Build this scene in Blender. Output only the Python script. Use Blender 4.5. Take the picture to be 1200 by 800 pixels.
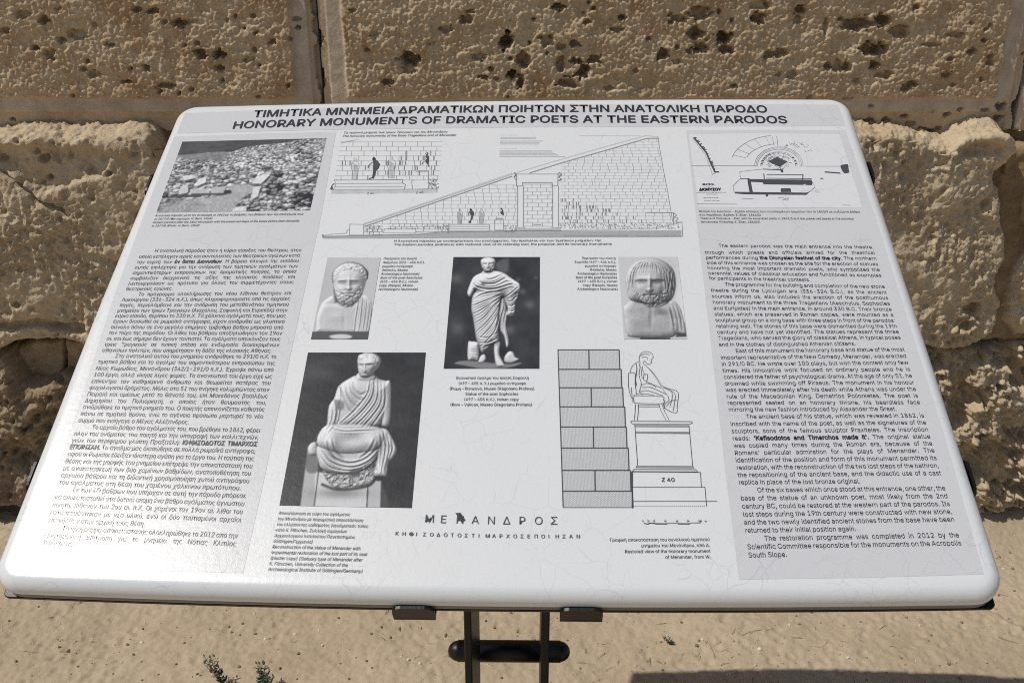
import bpy, math, os
import numpy as np
from mathutils.geometry import tessellate_polygon
from mathutils import Vector

for o in list(bpy.data.objects):
    bpy.data.objects.remove(o, do_unlink=True)
S = bpy.context.scene
COL = S.collection
RNG = np.random.default_rng(11)

# ------------------------------------------------------------------ camera
FPX = 1130.0                       # focal length in pixels of a 1200 px wide frame
PITCH = math.radians(22.7)
CAMZ = 1.610
cd = bpy.data.cameras.new('camera'); cam = bpy.data.objects.new('camera', cd); COL.objects.link(cam)
cam.location = (0, 0, CAMZ); cam.rotation_euler = (math.pi/2 - PITCH, 0, 0)
cd.sensor_width = 36.0; cd.lens = FPX/1200*36; cd.clip_start = 0.02; cd.clip_end = 500
S.camera = cam

# ------------------------------------------------------------------ light
SUN = Vector((-0.630, -0.133, 1.0)).normalized()
ELEV = math.asin(SUN.z); AZ = math.atan2(SUN.x, SUN.y)
w = bpy.data.worlds.new('World'); S.world = w; w.use_nodes = True
wn = w.node_tree; sky = wn.nodes.new('ShaderNodeTexSky'); sky.sky_type = 'NISHITA'; sky.sun_disc = False
sky.sun_elevation = ELEV; sky.sun_rotation = AZ; sky.dust_density = 1.2
bg = wn.nodes['Background']; bg.inputs[1].default_value = 0.075
wn.links.new(sky.outputs[0], bg.inputs[0])
ld = bpy.data.lights.new('sun', 'SUN'); ld.energy = 3.1; ld.angle = math.radians(0.5); ld.color = (1.0, 0.955, 0.88)
sun = bpy.data.objects.new('sun', ld); COL.objects.link(sun); sun.location = (-3, 0, 5)
sun.rotation_euler = SUN.to_track_quat('Z', 'Y').to_euler()
S.view_settings.view_transform = 'Standard'; S.view_settings.look = 'None'
S.view_settings.exposure = 0.0; S.view_settings.gamma = 1.0
S.render.engine = 'CYCLES'; S.cycles.max_bounces = 6; S.cycles.filter_width = 1.0; S.cycles.use_denoising = False

# ------------------------------------------------------------------ helpers
RW = np.array([[1, 0, 0], [0, -math.sin(PITCH), math.cos(PITCH)], [0, -math.cos(PITCH), -math.sin(PITCH)]])
CAM = np.array([0, 0, CAMZ])
def ray(x, y):
    return RW @ np.array([(x-600)/FPX, (y-400)/FPX, 1.0])
def to_wall(x, y, Y):              # sighted point on the upright plane at distance Y
    d = ray(x, y); p = CAM + d*(Y/d[1]); return p[0], p[2]
def to_ground(x, y, z=0.0):
    d = ray(x, y); p = CAM + d*((z-CAMZ)/d[2]); return p[0], p[1]

# the board's plane: origin at its lower left corner, R1 along its foot, R2 up its slope, RN out of its face
R1 = np.array([.99899, -.04125, .01786]); R1 /= np.linalg.norm(R1)
R2 = np.array([.02671, .87854, .47692]); R2 -= R1*(R1@R2); R2 /= np.linalg.norm(R2)
RN = np.cross(R1, R2)
BL = np.array([-.57897, .88137, CAMZ-.66428]); BW, BH = 1.1, 0.8620
def uv(x, y):
    d = ray(x, y); t = ((BL-CAM)@RN)/(d@RN); q = CAM + d*t - BL
    return np.array([q@R1, q@R2])
def board3(u, v, n=0.0):
    return BL + np.multiply.outer(u, R1) + np.multiply.outer(v, R2) + np.multiply.outer(n + 0*np.asarray(u, float), RN)
def to_px(P):
    c = (P-CAM) @ RW
    return 600 + FPX*c[..., 0]/c[..., 2], 400 + FPX*c[..., 1]/c[..., 2]

def tag(o, label=None, cat=None, group=None, kind=None):
    for k, v in (('label', label), ('category', cat), ('group', group), ('kind', kind)):
        if v: o[k] = v
    return o
def empty(name, loc):
    o = bpy.data.objects.new(name, None); o.empty_display_size = 0.1; COL.objects.link(o); o.location = loc; return o
def root_of(o):
    off = np.zeros(3)
    while o is not None: off += np.array(o.location); o = o.parent
    return off
def mesh_obj(name, V, F, mat, parent=None, smooth=False, loc=None):
    """V world coordinates; F an (n,3) or (n,4) array or a list of polygons"""
    V = np.asarray(V, float)
    base = np.zeros(3) if parent is None else root_of(parent)
    if loc is not None: base = np.asarray(loc, float)
    me = bpy.data.meshes.new(name)
    if isinstance(F, np.ndarray):
        n, k = F.shape
        me.vertices.add(len(V)); me.vertices.foreach_set('co', (V-base).astype(np.float32).ravel())
        me.loops.add(n*k); me.loops.foreach_set('vertex_index', F.astype(np.int32).ravel())
        me.polygons.add(n); me.polygons.foreach_set('loop_start', (np.arange(n)*k).astype(np.int32))
        me.update(calc_edges=True)
    else:
        me.from_pydata([tuple(p) for p in (V-base)], [], F); me.update()
    if smooth: me.shade_smooth() if hasattr(me, 'shade_smooth') else None
    me.materials.append(mat)
    o = bpy.data.objects.new(name, me); COL.objects.link(o)
    if parent is not None: o.parent = parent
    if loc is not None: o.location = loc
    return o
def grid_faces(nx, ny):            # vertices laid out [ny][nx]
    i = np.arange(nx-1)[None, :] + nx*np.arange(ny-1)[:, None]; i = i.ravel()
    return np.stack([i, i+1, i+nx+1, i+nx], 1)

# ------------------------------------------------------------------ noise
def _h(ix, iy, s):
    n = (ix.astype(np.int64)*374761393 + iy.astype(np.int64)*668265263 + s*1274126177) & 0xffffffff
    n = ((n ^ (n >> 13))*1274126177) & 0xffffffff
    n = ((n ^ (n >> 16))*2246822519) & 0xffffffff
    return ((n ^ (n >> 15)) & 0xffffff)/float(0xffffff)
def vnoise(x, y, s=0):
    ix = np.floor(x); iy = np.floor(y); fx = x-ix; fy = y-iy
    fx = fx*fx*fx*(fx*(fx*6-15)+10); fy = fy*fy*fy*(fy*(fy*6-15)+10)
    a = _h(ix, iy, s); b = _h(ix+1, iy, s); c = _h(ix, iy+1, s); d = _h(ix+1, iy+1, s)
    return (a*(1-fx)+b*fx)*(1-fy) + (c*(1-fx)+d*fx)*fy - .5
def fbm(x, y, o=4, s=0, g=.5):
    r = 0; a = 1; k = 1
    for i in range(o):
        r = r + a*vnoise(x*k + 17.3*i, y*k - 9.1*i, s+i*7); a *= g; k *= 2.03
    return r
def worley(x, y, s=0):
    ix = np.floor(x); iy = np.floor(y); f1 = np.full(x.shape, 9.); f2 = f1.copy(); idv = np.zeros(x.shape)
    for dx in (-1, 0, 1):
        for dy in (-1, 0, 1):
            cx = ix+dx; cy = iy+dy
            d = np.hypot(cx+_h(cx, cy, s)-x, cy+_h(cx, cy, s+5)-y); hid = _h(cx, cy, s+9)
            m = d < f1; f2 = np.where(m, f1, np.minimum(f2, d)); idv = np.where(m, hid, idv); f1 = np.where(m, d, f1)
    return f1, f2, idv
def sst(a, b, x):
    t = np.clip((x-a)/(b-a), 0, 1); return t*t*(3-2*t)

# ------------------------------------------------------------------ materials
class NT:
    def __init__(s, name):
        s.m = bpy.data.materials.new(name); s.m.use_nodes = True; s.t = s.m.node_tree; s.b = s.t.nodes['Principled BSDF']
        s.tc = s.t.nodes.new('ShaderNodeTexCoord')
    def n(s, typ, ins=None, **kw):
        nd = s.t.nodes.new(typ)
        for k, v in kw.items(): setattr(nd, k, v)
        for k, v in (ins or {}).items():
            if hasattr(v, 'is_output') or isinstance(v, bpy.types.NodeSocket): s.t.links.new(v, nd.inputs[k])
            else: nd.inputs[k].default_value = v
        return nd
    def noise(s, scale, detail=4, rough=.55, vec=None, dist=0):
        return s.n('ShaderNodeTexNoise', {'Scale': scale, 'Detail': detail, 'Roughness': rough, 'Distortion': dist,
                                          'Vector': vec or s.tc.outputs['Object']})
    def ramp(s, fac, stops):
        r = s.n('ShaderNodeValToRGB', {'Fac': fac}); cr = r.color_ramp
        while len(cr.elements) < len(stops): cr.elements.new(.5)
        for e, (p, c) in zip(cr.elements, stops): e.position = p; e.color = (*c, 1) if len(c) == 3 else c
        return r.outputs['Color']
    def mix(s, fac, a, b, mode='MIX'):
        m = s.n('ShaderNodeMix', data_type='RGBA', blend_type=mode)
        for k, v in ((0, fac), (6, a), (7, b)):
            if isinstance(v, bpy.types.NodeSocket): s.t.links.new(v, m.inputs[k])
            else: m.inputs[k].default_value = v if k == 0 else (*v, 1)
        return m.outputs[2]
    def math(s, op, a, b=None, c=None):
        m = s.n('ShaderNodeMath', operation=op)
        for k, v in enumerate((a, b, c)):
            if v is None: continue
            if isinstance(v, bpy.types.NodeSocket): s.t.links.new(v, m.inputs[k])
            else: m.inputs[k].default_value = v
        return m.outputs[0]
    def bump(s, h, strength=.5, dist=.01, normal=None):
        b = s.n('ShaderNodeBump', {'Strength': strength, 'Distance': dist, 'Height': h})
        if normal: s.t.links.new(normal, b.inputs['Normal'])
        return b.outputs[0]
    def out(s, col=None, rough=None, normal=None, **kw):
        for k, v in (('Base Color', col), ('Roughness', rough), ('Normal', normal)):
            if v is None: continue
            if isinstance(v, bpy.types.NodeSocket): s.t.links.new(v, s.b.inputs[k])
            else: s.b.inputs[k].default_value = (*v, 1) if isinstance(v, tuple) else v
        for k, v in kw.items(): s.b.inputs[k].default_value = v
        return s.m

def coat_bump(t):                  # the hand-laid lacquer over board and print: fine orange peel
    a = t.noise(900, 2, .6); b = t.noise(160, 2, .5)
    return t.bump(t.math('ADD', a.outputs[0], t.math('MULTIPLY', b.outputs[0], 1.6)), .16, .0005)
def crackle(t, base, dark):        # hairline crazing in the gelcoat
    wv = t.noise(9, 3, .6)
    v2 = t.n('ShaderNodeVectorMath', {0: t.tc.outputs['Object'], 1: t.n('ShaderNodeVectorMath', {0: wv.outputs['Color'], 3: .05}, operation='SCALE').outputs[0]}, operation='ADD').outputs[0]
    f = None
    for sc, wd, lo in ((27, .014, .46), (62, .018, .52)):
        vo = t.n('ShaderNodeTexVoronoi', {'Vector': v2, 'Scale': sc}, feature='DISTANCE_TO_EDGE').outputs['Distance']
        ln = t.n('ShaderNodeMapRange', {'Value': vo, 'From Min': 0.0, 'From Max': wd, 'To Min': 1.0, 'To Max': 0.0}).outputs[0]
        mk = t.n('ShaderNodeMapRange', {'Value': t.noise(sc*.45, 3, .6).outputs[0], 'From Min': lo, 'From Max': lo+.12}).outputs[0]
        q = t.math('MULTIPLY', ln, mk); f = q if f is None else t.math('MAXIMUM', f, q)
    return t.mix(t.math('MULTIPLY', f, .42), base, dark)
def mat_coat(name, col, rough=.28, crack=True):
    t = NT(name)
    c = t.mix(t.noise(6, 5, .6).outputs[0], tuple(x*.985 for x in col), col)
    if crack: c = crackle(t, c, tuple(x*.55 for x in col))
    return t.out(c, rough, coat_bump(t), **{'Specular IOR Level': .95})
M = {}
M['board'] = mat_coat('white_gelcoat', (.705, .71, .70))
M['grey_print'] = mat_coat('light_grey_print', (.60, .60, .60))
M['map_print'] = mat_coat('map_paper_print', (.69, .69, .69))
def mat_ink(name, c):
    t = NT(name); return t.out((c, c, c), .28, coat_bump(t), **{'Specular IOR Level': 1.0})
M['ink'] = mat_ink('black_ink', .03); M['soft_ink'] = mat_ink('dark_grey_ink', .07)
M['line_ink'] = mat_ink('grey_line_ink', .26); M['pale_ink'] = mat_ink('pale_line_ink', .40); M['hatch_ink'] = mat_ink('hatch_ink', .14)
t = NT('photo_print'); at = t.n('ShaderNodeAttribute', attribute_name='tone')
M['photo'] = t.out(at.outputs['Color'], .28, coat_bump(t), **{'Specular IOR Level': .6})
t = NT('dark_painted_steel')
M['steel'] = t.out(t.mix(t.ramp(t.noise(60, 5, .7).outputs[0], [(.52, (0, 0, 0)), (.7, (1, 1, 1))]), (.007, .005, .005), (.024, .014, .012)),
                   .42, t.bump(t.noise(300, 3).outputs[0], .25, .001), Metallic=.25)
def mat_stone(name, c0, c1, c2, stain, bump=.6, sc=1.0, spots=(0.62, .72), dressed=None):
    t = NT(name)
    a = t.noise(3.2*sc, 6, .62); b = t.noise(26*sc, 5, .65); d = t.noise(150*sc, 4, .7)
    col = t.mix(t.ramp(a.outputs[0], [(.35, (0, 0, 0)), (.65, (1, 1, 1))]), c0, c1)
    col = t.mix(t.math('MULTIPLY', t.ramp(b.outputs[0], [(.42, (0, 0, 0)), (.66, (1, 1, 1))]), .75), col, c2)
    st = t.n('ShaderNodeMapRange', {'Value': t.noise(7*sc, 5, .7, dist=.6).outputs[0], 'From Min': spots[0]-.06, 'From Max': spots[1]}).outputs[0]
    col = t.mix(t.math('MULTIPLY', st, .75), col, stain)
    col = t.mix(.35, col, t.ramp(d.outputs[0], [(.3, (.35, .35, .35)), (.7, (1, 1, 1))]), 'MULTIPLY')
    if dressed:
        dm = t.n('ShaderNodeAttribute', attribute_name='dressed').outputs['Fac']
        col = t.mix(t.math('MULTIPLY', dm, .85), col, t.mix(t.ramp(t.noise(18, 6, .7).outputs[0], [(.4, (0, 0, 0)), (.62, (1, 1, 1))]), dressed, tuple(q*.72 for q in dressed)))
    h = t.math('ADD', t.math('MULTIPLY', d.outputs[0], .6), t.math('MULTIPLY', t.noise(420*sc, 3, .7).outputs[0], .35))
    return t.out(col, .95, t.bump(h, bump, .006))
M['ashlar'] = mat_stone('pecked_limestone', (.53, .38, .22), (.61, .455, .28), (.69, .55, .375), (.42, .23, .10), .7, 1.0, (.58, .70), (.60, .49, .375))
M['rough'] = mat_stone('weathered_breccia', (.52, .395, .245), (.61, .48, .315), (.67, .55, .385), (.42, .27, .13), .8)
M['dim'] = mat_stone('shaded_brown_breccia', (.30, .215, .125), (.40, .295, .18), (.50, .39, .26), (.30, .16, .085), .8)  # darker breccia, shade of the lower left recess put into the colour
M['soil'] = mat_stone('brown_soil_infill', (.27, .18, .09), (.34, .235, .125), (.40, .285, .165), (.20, .12, .06), .6)
M['edge'] = mat_coat('grey_brown_edge', (.15, .13, .12), .5, False)
t = NT('dry_sand')
a = t.noise(2.2, 6, .6); b = t.noise(60, 5, .7); d = t.noise(500, 3, .7)
col = t.mix(t.ramp(a.outputs[0], [(.35, (0, 0, 0)), (.65, (1, 1, 1))]), (.385, .305, .205), (.49, .395, .275))
col = t.mix(t.math('MULTIPLY', t.ramp(b.outputs[0], [(.5, (0, 0, 0)), (.68, (1, 1, 1))]), .45), col, (.34, .25, .165))
col = t.mix(t.math('MULTIPLY', t.ramp(t.noise(240, 3, .7).outputs[0], [(.66, (0, 0, 0)), (.74, (1, 1, 1))]), .5), col, (.24, .15, .09))
col = t.mix(t.math('MULTIPLY', t.ramp(t.noise(190, 2, .5, dist=.3).outputs[0], [(.72, (0, 0, 0)), (.78, (1, 1, 1))]), .5), col, (.72, .66, .56))
M['sand'] = t.out(col, .97, t.bump(t.math('ADD', t.math('MULTIPLY', b.outputs[0], .8), t.math('MULTIPLY', d.outputs[0], .35)), .6, .004))
def mat_plain(name, c, r=.9):
    t = NT(name); return t.out(t.mix(t.noise(80, 4).outputs[0], tuple(x*.7 for x in c), tuple(min(1, x*1.3) for x in c)), r)
M['pebble'] = mat_plain('pebble_grey_brown', (.20, .15, .11)); M['pale'] = mat_plain('pebble_pale', (.66, .60, .50))
M['twig'] = mat_plain('dry_twig', (.20, .12, .075)); M['leaf'] = mat_plain('dusty_green_leaf', (.065, .09, .05))
M['stem'] = mat_plain('reddish_stem', (.16, .07, .05))

# ------------------------------------------------------------------ ground
WY = 2.485                          # front of the lower courses
def axis(lo, hi, step, far, grow=1.25):
    a = list(np.arange(lo, hi, step)); s = step
    while a[-1] < far: s *= grow; a.append(a[-1]+s)
    s = step; b = []
    x = lo
    while x > -far: s *= grow; x -= s; b.append(x)
    return np.array(b[::-1]+a)
gx = axis(-1.5, 1.5, .0042, 60); gy = axis(1.62, 2.66, .0042, 60)
X, Y = np.meshgrid(gx, gy)
def ground_z(X, Y):
    fine = sst(4.0, 1.6, np.hypot(X*.8, Y-2.1))
    z = .022*fbm(X*1.3, Y*1.3, 3, 3) + .006*fbm(X*6, Y*6, 4, 40)*fine
    z = z + fine*(.0036*fbm(X*48, Y*48, 4, 60, .7) - .0022*np.abs(fbm(X*17, Y*17, 3, 66)) - .004*sst(.30, .1, worley(X*22, Y*22, 3)[0])*sst(.0, .2, fbm(X*5, Y*5, 2, 9)))
    z = z + .05*sst(WY-.16, WY+.03, Y + .03*fbm(X*4, X*0, 2, 5))*sst(.2, .95, X)*.9
    return z - .008
Z = ground_z(X, Y)
g = mesh_obj('ground', np.stack([X, Y, Z], -1).reshape(-1, 3), grid_faces(len(gx), len(gy)), M['sand'], smooth=True)
tag(g, kind='structure')

# ------------------------------------------------------------------ stone wall
wall = empty('stone_wall', (0, WY+.1, 0))
tag(wall, 'old wall of drafted limestone blocks over a rough eroded stone course behind the information board', 'wall')
AY = 2.545                          # face of the drafted blocks
_, Z0 = to_wall(600, 154.5, AY)
def holes_field(x, z, holes, Yp):
    h = np.zeros(x.shape)
    for k, (px, py, rx, ry) in enumerate(holes):
        hx, hz = to_wall(px, py, Yp); sx = rx*Yp/FPX*1.12; sz = ry*Yp/FPX*1.12
        m = (np.abs(x-hx) < sx*2.2) & (np.abs(z-hz) < sz*2.2)
        if not m.any(): continue
        dx = (x[m]-hx)/sx; dz = (z[m]-hz)/sz
        r = np.hypot(dx, dz) + .75*fbm(dx*1.6+k*3.1, dz*1.6, 3, k)
        h[m] = np.maximum(h[m], min(.052, 3.2*min(sx, sz))*(.45+.75*((k*37) % 11)/10)*sst(1.12, .66, r))
    return h
HOLES = [(93,41,12,5),(7,36,5,3),(42,56,4,3),(60,63,6,5),(73,46,4,3),(212,27,7,4),(227,24,5,2),(237,63,6,5),(257,63,6,5),(258,80,5,4),
 (174,78,4,3),(293,69,7,3),(162,11,5,3),(180,13,6,3),(267,23,3,2),(348,22,4,2),(349,32,3,2),(28,17,8,4),(52,23,5,4),(13,140,3,2),(70,10,3,2),
 (479,69,10,7),(480,82,6,4),(547,22,7,4),(551,13,4,2),(523,34,7,4),(414,12,4,2),(593,48,7,8),(563,67,9,4),(567,90,5,3),(600,88,5,5),
 (613,68,8,7),(610,97,4,5),(640,47,9,6),(657,55,5,3),(674,51,7,3),(657,75,5,8),(697,70,7,4),(675,71,6,3),(663,97,12,6),(683,85,8,6),
 (729,20,4,3),(723,34,7,3),(777,64,7,5),(792,72,5,3),(797,22,8,4),(688,25,4,2),(713,103,5,3),(582,92,3,2),(655,8,6,4),
 (820,15,11,6),(815,38,8,6),(847,44,8,6),(820,57,7,6),(850,59,7,4),(890,6,10,4),(888,22,6,6),(937,12,6,4),(934,23,5,4),(1003,27,16,8),
 (1035,23,8,6),(1053,38,10,6),(1015,57,7,6),(1030,58,7,6),(900,64,5,4),(913,62,7,4),(927,87,7,4),(912,87,3,2),(969,77,4,3),(982,77,5,6),
 (992,77,5,5),(1024,77,6,4),(1036,88,8,4),(1060,103,5,3),(1068,98,5,3),(1108,87,5,3),(1158,74,4,3),(1003,94,4,3),(967,30,2,10),
 (1020,145,7,4),(1040,142,4,4),(1069,147,5,3),(1062,137,4,2),(1145,149,7,3),(1174,125,6,4),(1172,139,5,3),(1111,135,4,3),(1125,128,3,2),
 (1093,131,3,2),(1021,124,3,2),(1155,129,4,2),(992,115,5,2),(948,114,4,2),(1138,60,5,3),(1120,40,9,3),(1090,52,10,2),(860,100,4,2),
 (745,82,3,2),(760,45,3,2),(440,40,5,3),(430,58,3,2),(455,96,6,3),(505,50,4,2),(320,48,4,3),(130,52,5,2),(110,86,7,3),(195,100,10,3),(150,95,6,2)]
def ashlar(x0, x1, z0, z1, step, seed, holes=(), detail=True):
    xs = np.arange(x0, x1+step*.5, step); xs[-1] = x1; zs = np.arange(z0, z1+step*.5, step); zs[-1] = z1
    xs = np.concatenate([[x0, x0], xs, [x1, x1]]); zs = np.concatenate([[z0, z0], zs, [z1, z1]])
    x, z = np.meshgrid(xs, zs)
    dl, dr, db, dt = x-x0, x1-x, z-z0, z1-z
    wob = .0022*fbm(x*30, z*30, 3, seed)
    side = np.minimum(dl, dr); d_r = np.minimum(side-.020, np.minimum(db, dt)-.050)      # rebate boundary
    marg = np.minimum(side-.060, np.minimum(db, dt)-.084) + wob*2.2                       # rough field boundary
    y = np.full(x.shape, 0.0)
    reb = sst(.0015, -.0015, d_r)
    y += reb*(.007 + .010*sst(.05, 0.0, np.minimum(db, dt))*(side > .02))
    rf = sst(-.002, .005, marg)
    wx = x + .004*fbm(x*60, z*60, 2, 77); wz = z + .004*fbm(x*60, z*60, 2, 78)
    f1, f2, idv = worley(wx*104, wz*114, seed); g1, g2, idg = worley(wx*38, wz*42, seed+3)
    peck = -.0050*np.clip(1-1.30*f1, 0, 1)*(.65+.7*idv) - .0018*(1-np.clip(g1, 0, 1))*idg - .0045*fbm(x*7, z*16, 4, seed+5, .6)
    rag = .004*sst(.2, .5, fbm(x*22, z*22, 3, seed+8)+.15)
    y += rf*(-.008 + peck + rag)
    y += rf*(.0045*(np.abs(vnoise(wx*70, wz*75, seed+31))+.5*np.abs(vnoise(wx*150, wz*150, seed+32))))
    h1, h2, ih = worley(wx*30, wz*36, seed+33); y += rf*.018*sst(.24, .12, h1+.14*fbm(x*80, z*80, 2, seed))*(ih < .20)*sst(-.02, .14, fbm(x*5, z*6, 3, seed+34))
    y += .0008*fbm(x*60, z*60, 3, seed+2, .6)
    y += .02*(side < .010*np.clip(3*fbm(x*18, z*18, 3, seed+50, .6)-.15, 0, 1)) + .015*(db < .012*np.clip(3*fbm(x*20, z*20, 3, seed+51, .6)-.3, 0, 1))
    if len(holes): y += holes_field(x, z, holes, AY)*(1+.25*fbm(x*90, z*90, 2, 4))
    Yv = AY + y
    Yv[:, 0] += .14; Yv[:, -1] += .14; Yv[0, :] += .14; Yv[-1, :] += .14
    V = np.stack([x, Yv, z], -1).reshape(-1, 3)
    o = mesh_obj('ashlar_block', V, grid_faces(len(xs), len(zs)), M['ashlar'], wall, smooth=False)
    dm = (1-rf)*(1-.65*reb); o.data.attributes.new('dressed', 'FLOAT', 'POINT').data.foreach_set('value', dm.astype(np.float32).ravel()); return o
xj1, _ = to_wall(374.5, 70, AY); xj2, _ = to_wall(1196, 110, AY); BLK = xj2-xj1; CH = .46
gap = .0035
ashlar(xj1-BLK, xj1-gap, Z0, Z0+CH, .0031, 5, HOLES)
ashlar(xj1+gap, xj2-gap, Z0, Z0+CH, .0031, 29, HOLES)
ashlar(xj2+gap, xj2+BLK, Z0, Z0+CH, .0050, 43, HOLES)
ashlar(xj1-2*BLK+gap, xj1-BLK-gap, Z0, Z0+CH, .02, 51)
for r in range(1, 4):
    for k in range(-2, 3):
        a = xj1 + (k-.5*(r % 2))*BLK; ashlar(a+gap, a+BLK-gap, Z0+r*(CH+.006), Z0+r*(CH+.006)+CH, .02, 60+r*5+k)

def pip(px, pz, P):                # signed distance to a polygon, positive inside
    P = np.asarray(P); d = np.full(px.shape, 1e9); ins = np.zeros(px.shape, bool)
    for i in range(len(P)):
        a = P[i]; b = P[(i+1) % len(P)]; e = b-a; L = e@e + 1e-12
        tt = np.clip(((px-a[0])*e[0]+(pz-a[1])*e[1])/L, 0, 1)
        d = np.minimum(d, np.hypot(px-a[0]-tt*e[0], pz-a[1]-tt*e[1]))
        c = ((a[1] > pz) != (b[1] > pz)) & (px < (b[0]-a[0])*(pz-a[1])/(b[1]-a[1]+1e-12)+a[0]); ins ^= c
    return np.where(ins, d, -d)
def stone(pts, mat, step=.0034, fwd=0.0, R=.04, amp=.02, grain=.0095, pit=.5, seed=1, extra=None, cave=0.0, name='rough_stone', wob=.014, top=None):
    P = np.array([to_wall(px, py, WY) for px, py in pts]); lo = P.min(0)-.03; hi = P.max(0)+.03
    xs = np.arange(lo[0], hi[0], step); zs = np.arange(lo[1], hi[1], step); x, z = np.meshgrid(xs, zs); zc = z; ang = None
    if top is not None:            # the face turns over into a ledge: rows beyond the top line run backwards
        T = np.array([to_wall(px, py, WY) for px, py in top]); T = T[np.argsort(T[:, 0])]
        zt = np.interp(xs, T[:, 0], T[:, 1]); kk = 5; zt = np.convolve(np.pad(zt, kk, mode='edge'), np.ones(2*kk+1)/(2*kk+1), 'valid')
        zt = zt + .006*fbm(xs*22, xs*0, 4, seed+40, .6)
        ts = np.arange(lo[1]-zt.max(), .17, step); x, t_ = np.meshgrid(xs, ts); z = zt[None, :]+t_; rr = .014+.010*(vnoise(xs*9, xs*0, seed)+.5)[None, :]
        ang = np.clip((t_+rr*.8)/rr, 0, 1.35); tb = np.maximum(0, t_+rr*.8-1.35*rr)
        zc = zt[None, :] + np.minimum(t_, -rr*.8) + rr*np.sin(ang) + tb*math.cos(1.35); yb = rr*(1-np.cos(ang)) + tb*math.sin(1.35)
    d = (pip(x, z, P) if top is None else np.where(t_ < 0, pip(x, z, P), pip(x, np.minimum(z, zt[None, :]), P))) + wob*fbm(x*14, z*14, 4, seed, .55)
    prof = R*(1-np.sqrt(np.clip(1-(1-np.clip(d/R, 0, 1))**2, 0, 1)))
    wx = x + .008*fbm(x*30, z*30, 2, seed+1); wz = z + .008*fbm(x*30, z*30, 2, seed+2)
    f1, f2, idv = worley(wx*80, wz*62, seed+3); g1, g2, idg = worley(wx*34, wz*28, seed+4)
    rid = np.abs(vnoise(wx*46, wz*40, seed+21)) + .7*np.abs(vnoise(wx*105, wz*90, seed+22)) + .5*np.abs(vnoise(wx*210, wz*190, seed+23))
    pat = .35+.9*sst(-.25, .25, fbm(x*7, z*7, 3, seed+24))
    y = prof + amp*fbm(x*5, z*5, 5, seed+5, .62) + grain*1.5*rid*pat - grain*.38*np.clip(1-1.25*f1, 0, 1)*(.4+idv)*pat - grain*.6*(1-np.clip(g1, 0, 1))*(idg > .35)*idg
    y += pit*.018*sst(.36, .12, g1)*(idg < .22) + .0035*fbm(x*110, z*110, 3, seed+7, .65)
    if cave:
        q = fbm(x*16, z*17, 4, seed+11, .6); y += cave*(sst(-.05, .16, q) - .35*sst(.02, -.25, q)) - cave*.6*np.abs(fbm(x*40, z*45, 3, seed+13, .6))
    if extra is not None: y = y + extra(x, z)
    y = y - fwd
    y = np.where(d < 0, y + .10*sst(0, -.010, d) + .0, y)
    if ang is None: V = np.stack([x, WY + y, z], -1).reshape(-1, 3)
    else:
        y = y+fwd; V = np.stack([x, WY - fwd + yb + y*np.cos(ang), zc - y*np.sin(ang)*.8], -1).reshape(-1, 3)
    F = grid_faces(len(xs), x.shape[0])
    keep = (d > -.011).ravel(); F = F[keep[F].all(1)]
    used = np.unique(F); mp = np.full(len(V), -1); mp[used] = np.arange(len(used))
    return mesh_obj(name, V[used], mp[F], mat, wall, smooth=False)
def seg_dist(x, z, pts):
    P = np.array([to_wall(a, b, WY) for a, b in pts]); d = np.full(x.shape, 9.)
    for a, b in zip(P[:-1], P[1:]):
        e = b-a; tt = np.clip(((x-a[0])*e[0]+(z-a[1])*e[1])/(e@e), 0, 1); d = np.minimum(d, np.hypot(x-a[0]-tt*e[0], z-a[1]-tt*e[1]))
    return d
def feat_left(x, z):               # the flaked hollow and the crack of the left stone
    P = np.array([to_wall(a, b, WY) for a, b in [(-60,162),(128,168),(142,180),(125,205),(108,210),(62,226),(50,228),(20,207),(-60,170)]])
    q = pip(x, z, P) + .006*fbm(x*20, z*20, 2, 8)
    y = .024*sst(0, .020, q)*sst(.0, .10, q+.05)
    y += .026*sst(.007, .0, seg_dist(x + .004*fbm(x*40, z*40, 2, 3), z, [(-40,172),(0,195),(40,222),(50,232),(80,244)]))
    y += .03*sst(.016, .006, seg_dist(x, z + .01*fbm(x*20, z*20, 2, 5), [(0,376),(20,379),(60,375),(80,381),(100,382)]))
    for hx, hy, r in ((26,352,.012),(134,200,.009),(55,184,.014),(5,184,.014),(62,206,.010)):
        a, b = to_wall(hx, hy, WY); y += .02*sst(r*1.2, r*.5, np.hypot(x-a, (z-b)*1.2))
    return y
def feat_right(x, z):
    y = 0*x
    for hx, hy, rx, ry, dp in ((1140,172,22,10,.018),(1078,238,7,7,.012),(1150,235,6,5,.01),(1135,357,13,8,.03),(1122,375,10,7,.022),(1085,300,5,4,.01),(1020,165,5,10,.012)):
        a, b = to_wall(hx, hy, WY); k = WY/FPX; y += dp*sst(1.2, .4, np.hypot((x-a)/(rx*k), (z-b)/(ry*k)) + .4*fbm(x*40, z*40, 2, 6))
    y -= .012*sst(.02, .0, seg_dist(x, z, [(1118,166),(1150,158),(1180,160)]))
    y -= .014*sst(.008, .0, seg_dist(x, z, [(1108,384),(1120,374),(1134,368),(1140,374),(1128,384),(1112,384)]))
    return y
stone([(-330,120),(174,120),(182,172),(187,200),(200,232),(215,330),(205,400),(150,402),
       (100,403),(60,394),(25,396),(0,406),(-150,404),(-330,410)], M['rough'], fwd=.035, R=.022, amp=.020, seed=3, extra=feat_left, top=[(-330,160),(-200,157),(-80,160),(0,160),(40,158),(60,162),(100,157),(130,160),(150,158),(172,158),(186,176)])
stone([(212,168),(420,160),(640,161),(642,400),(430,404),(228,402)], M['rough'], step=.008, fwd=.02, seed=8)
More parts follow.
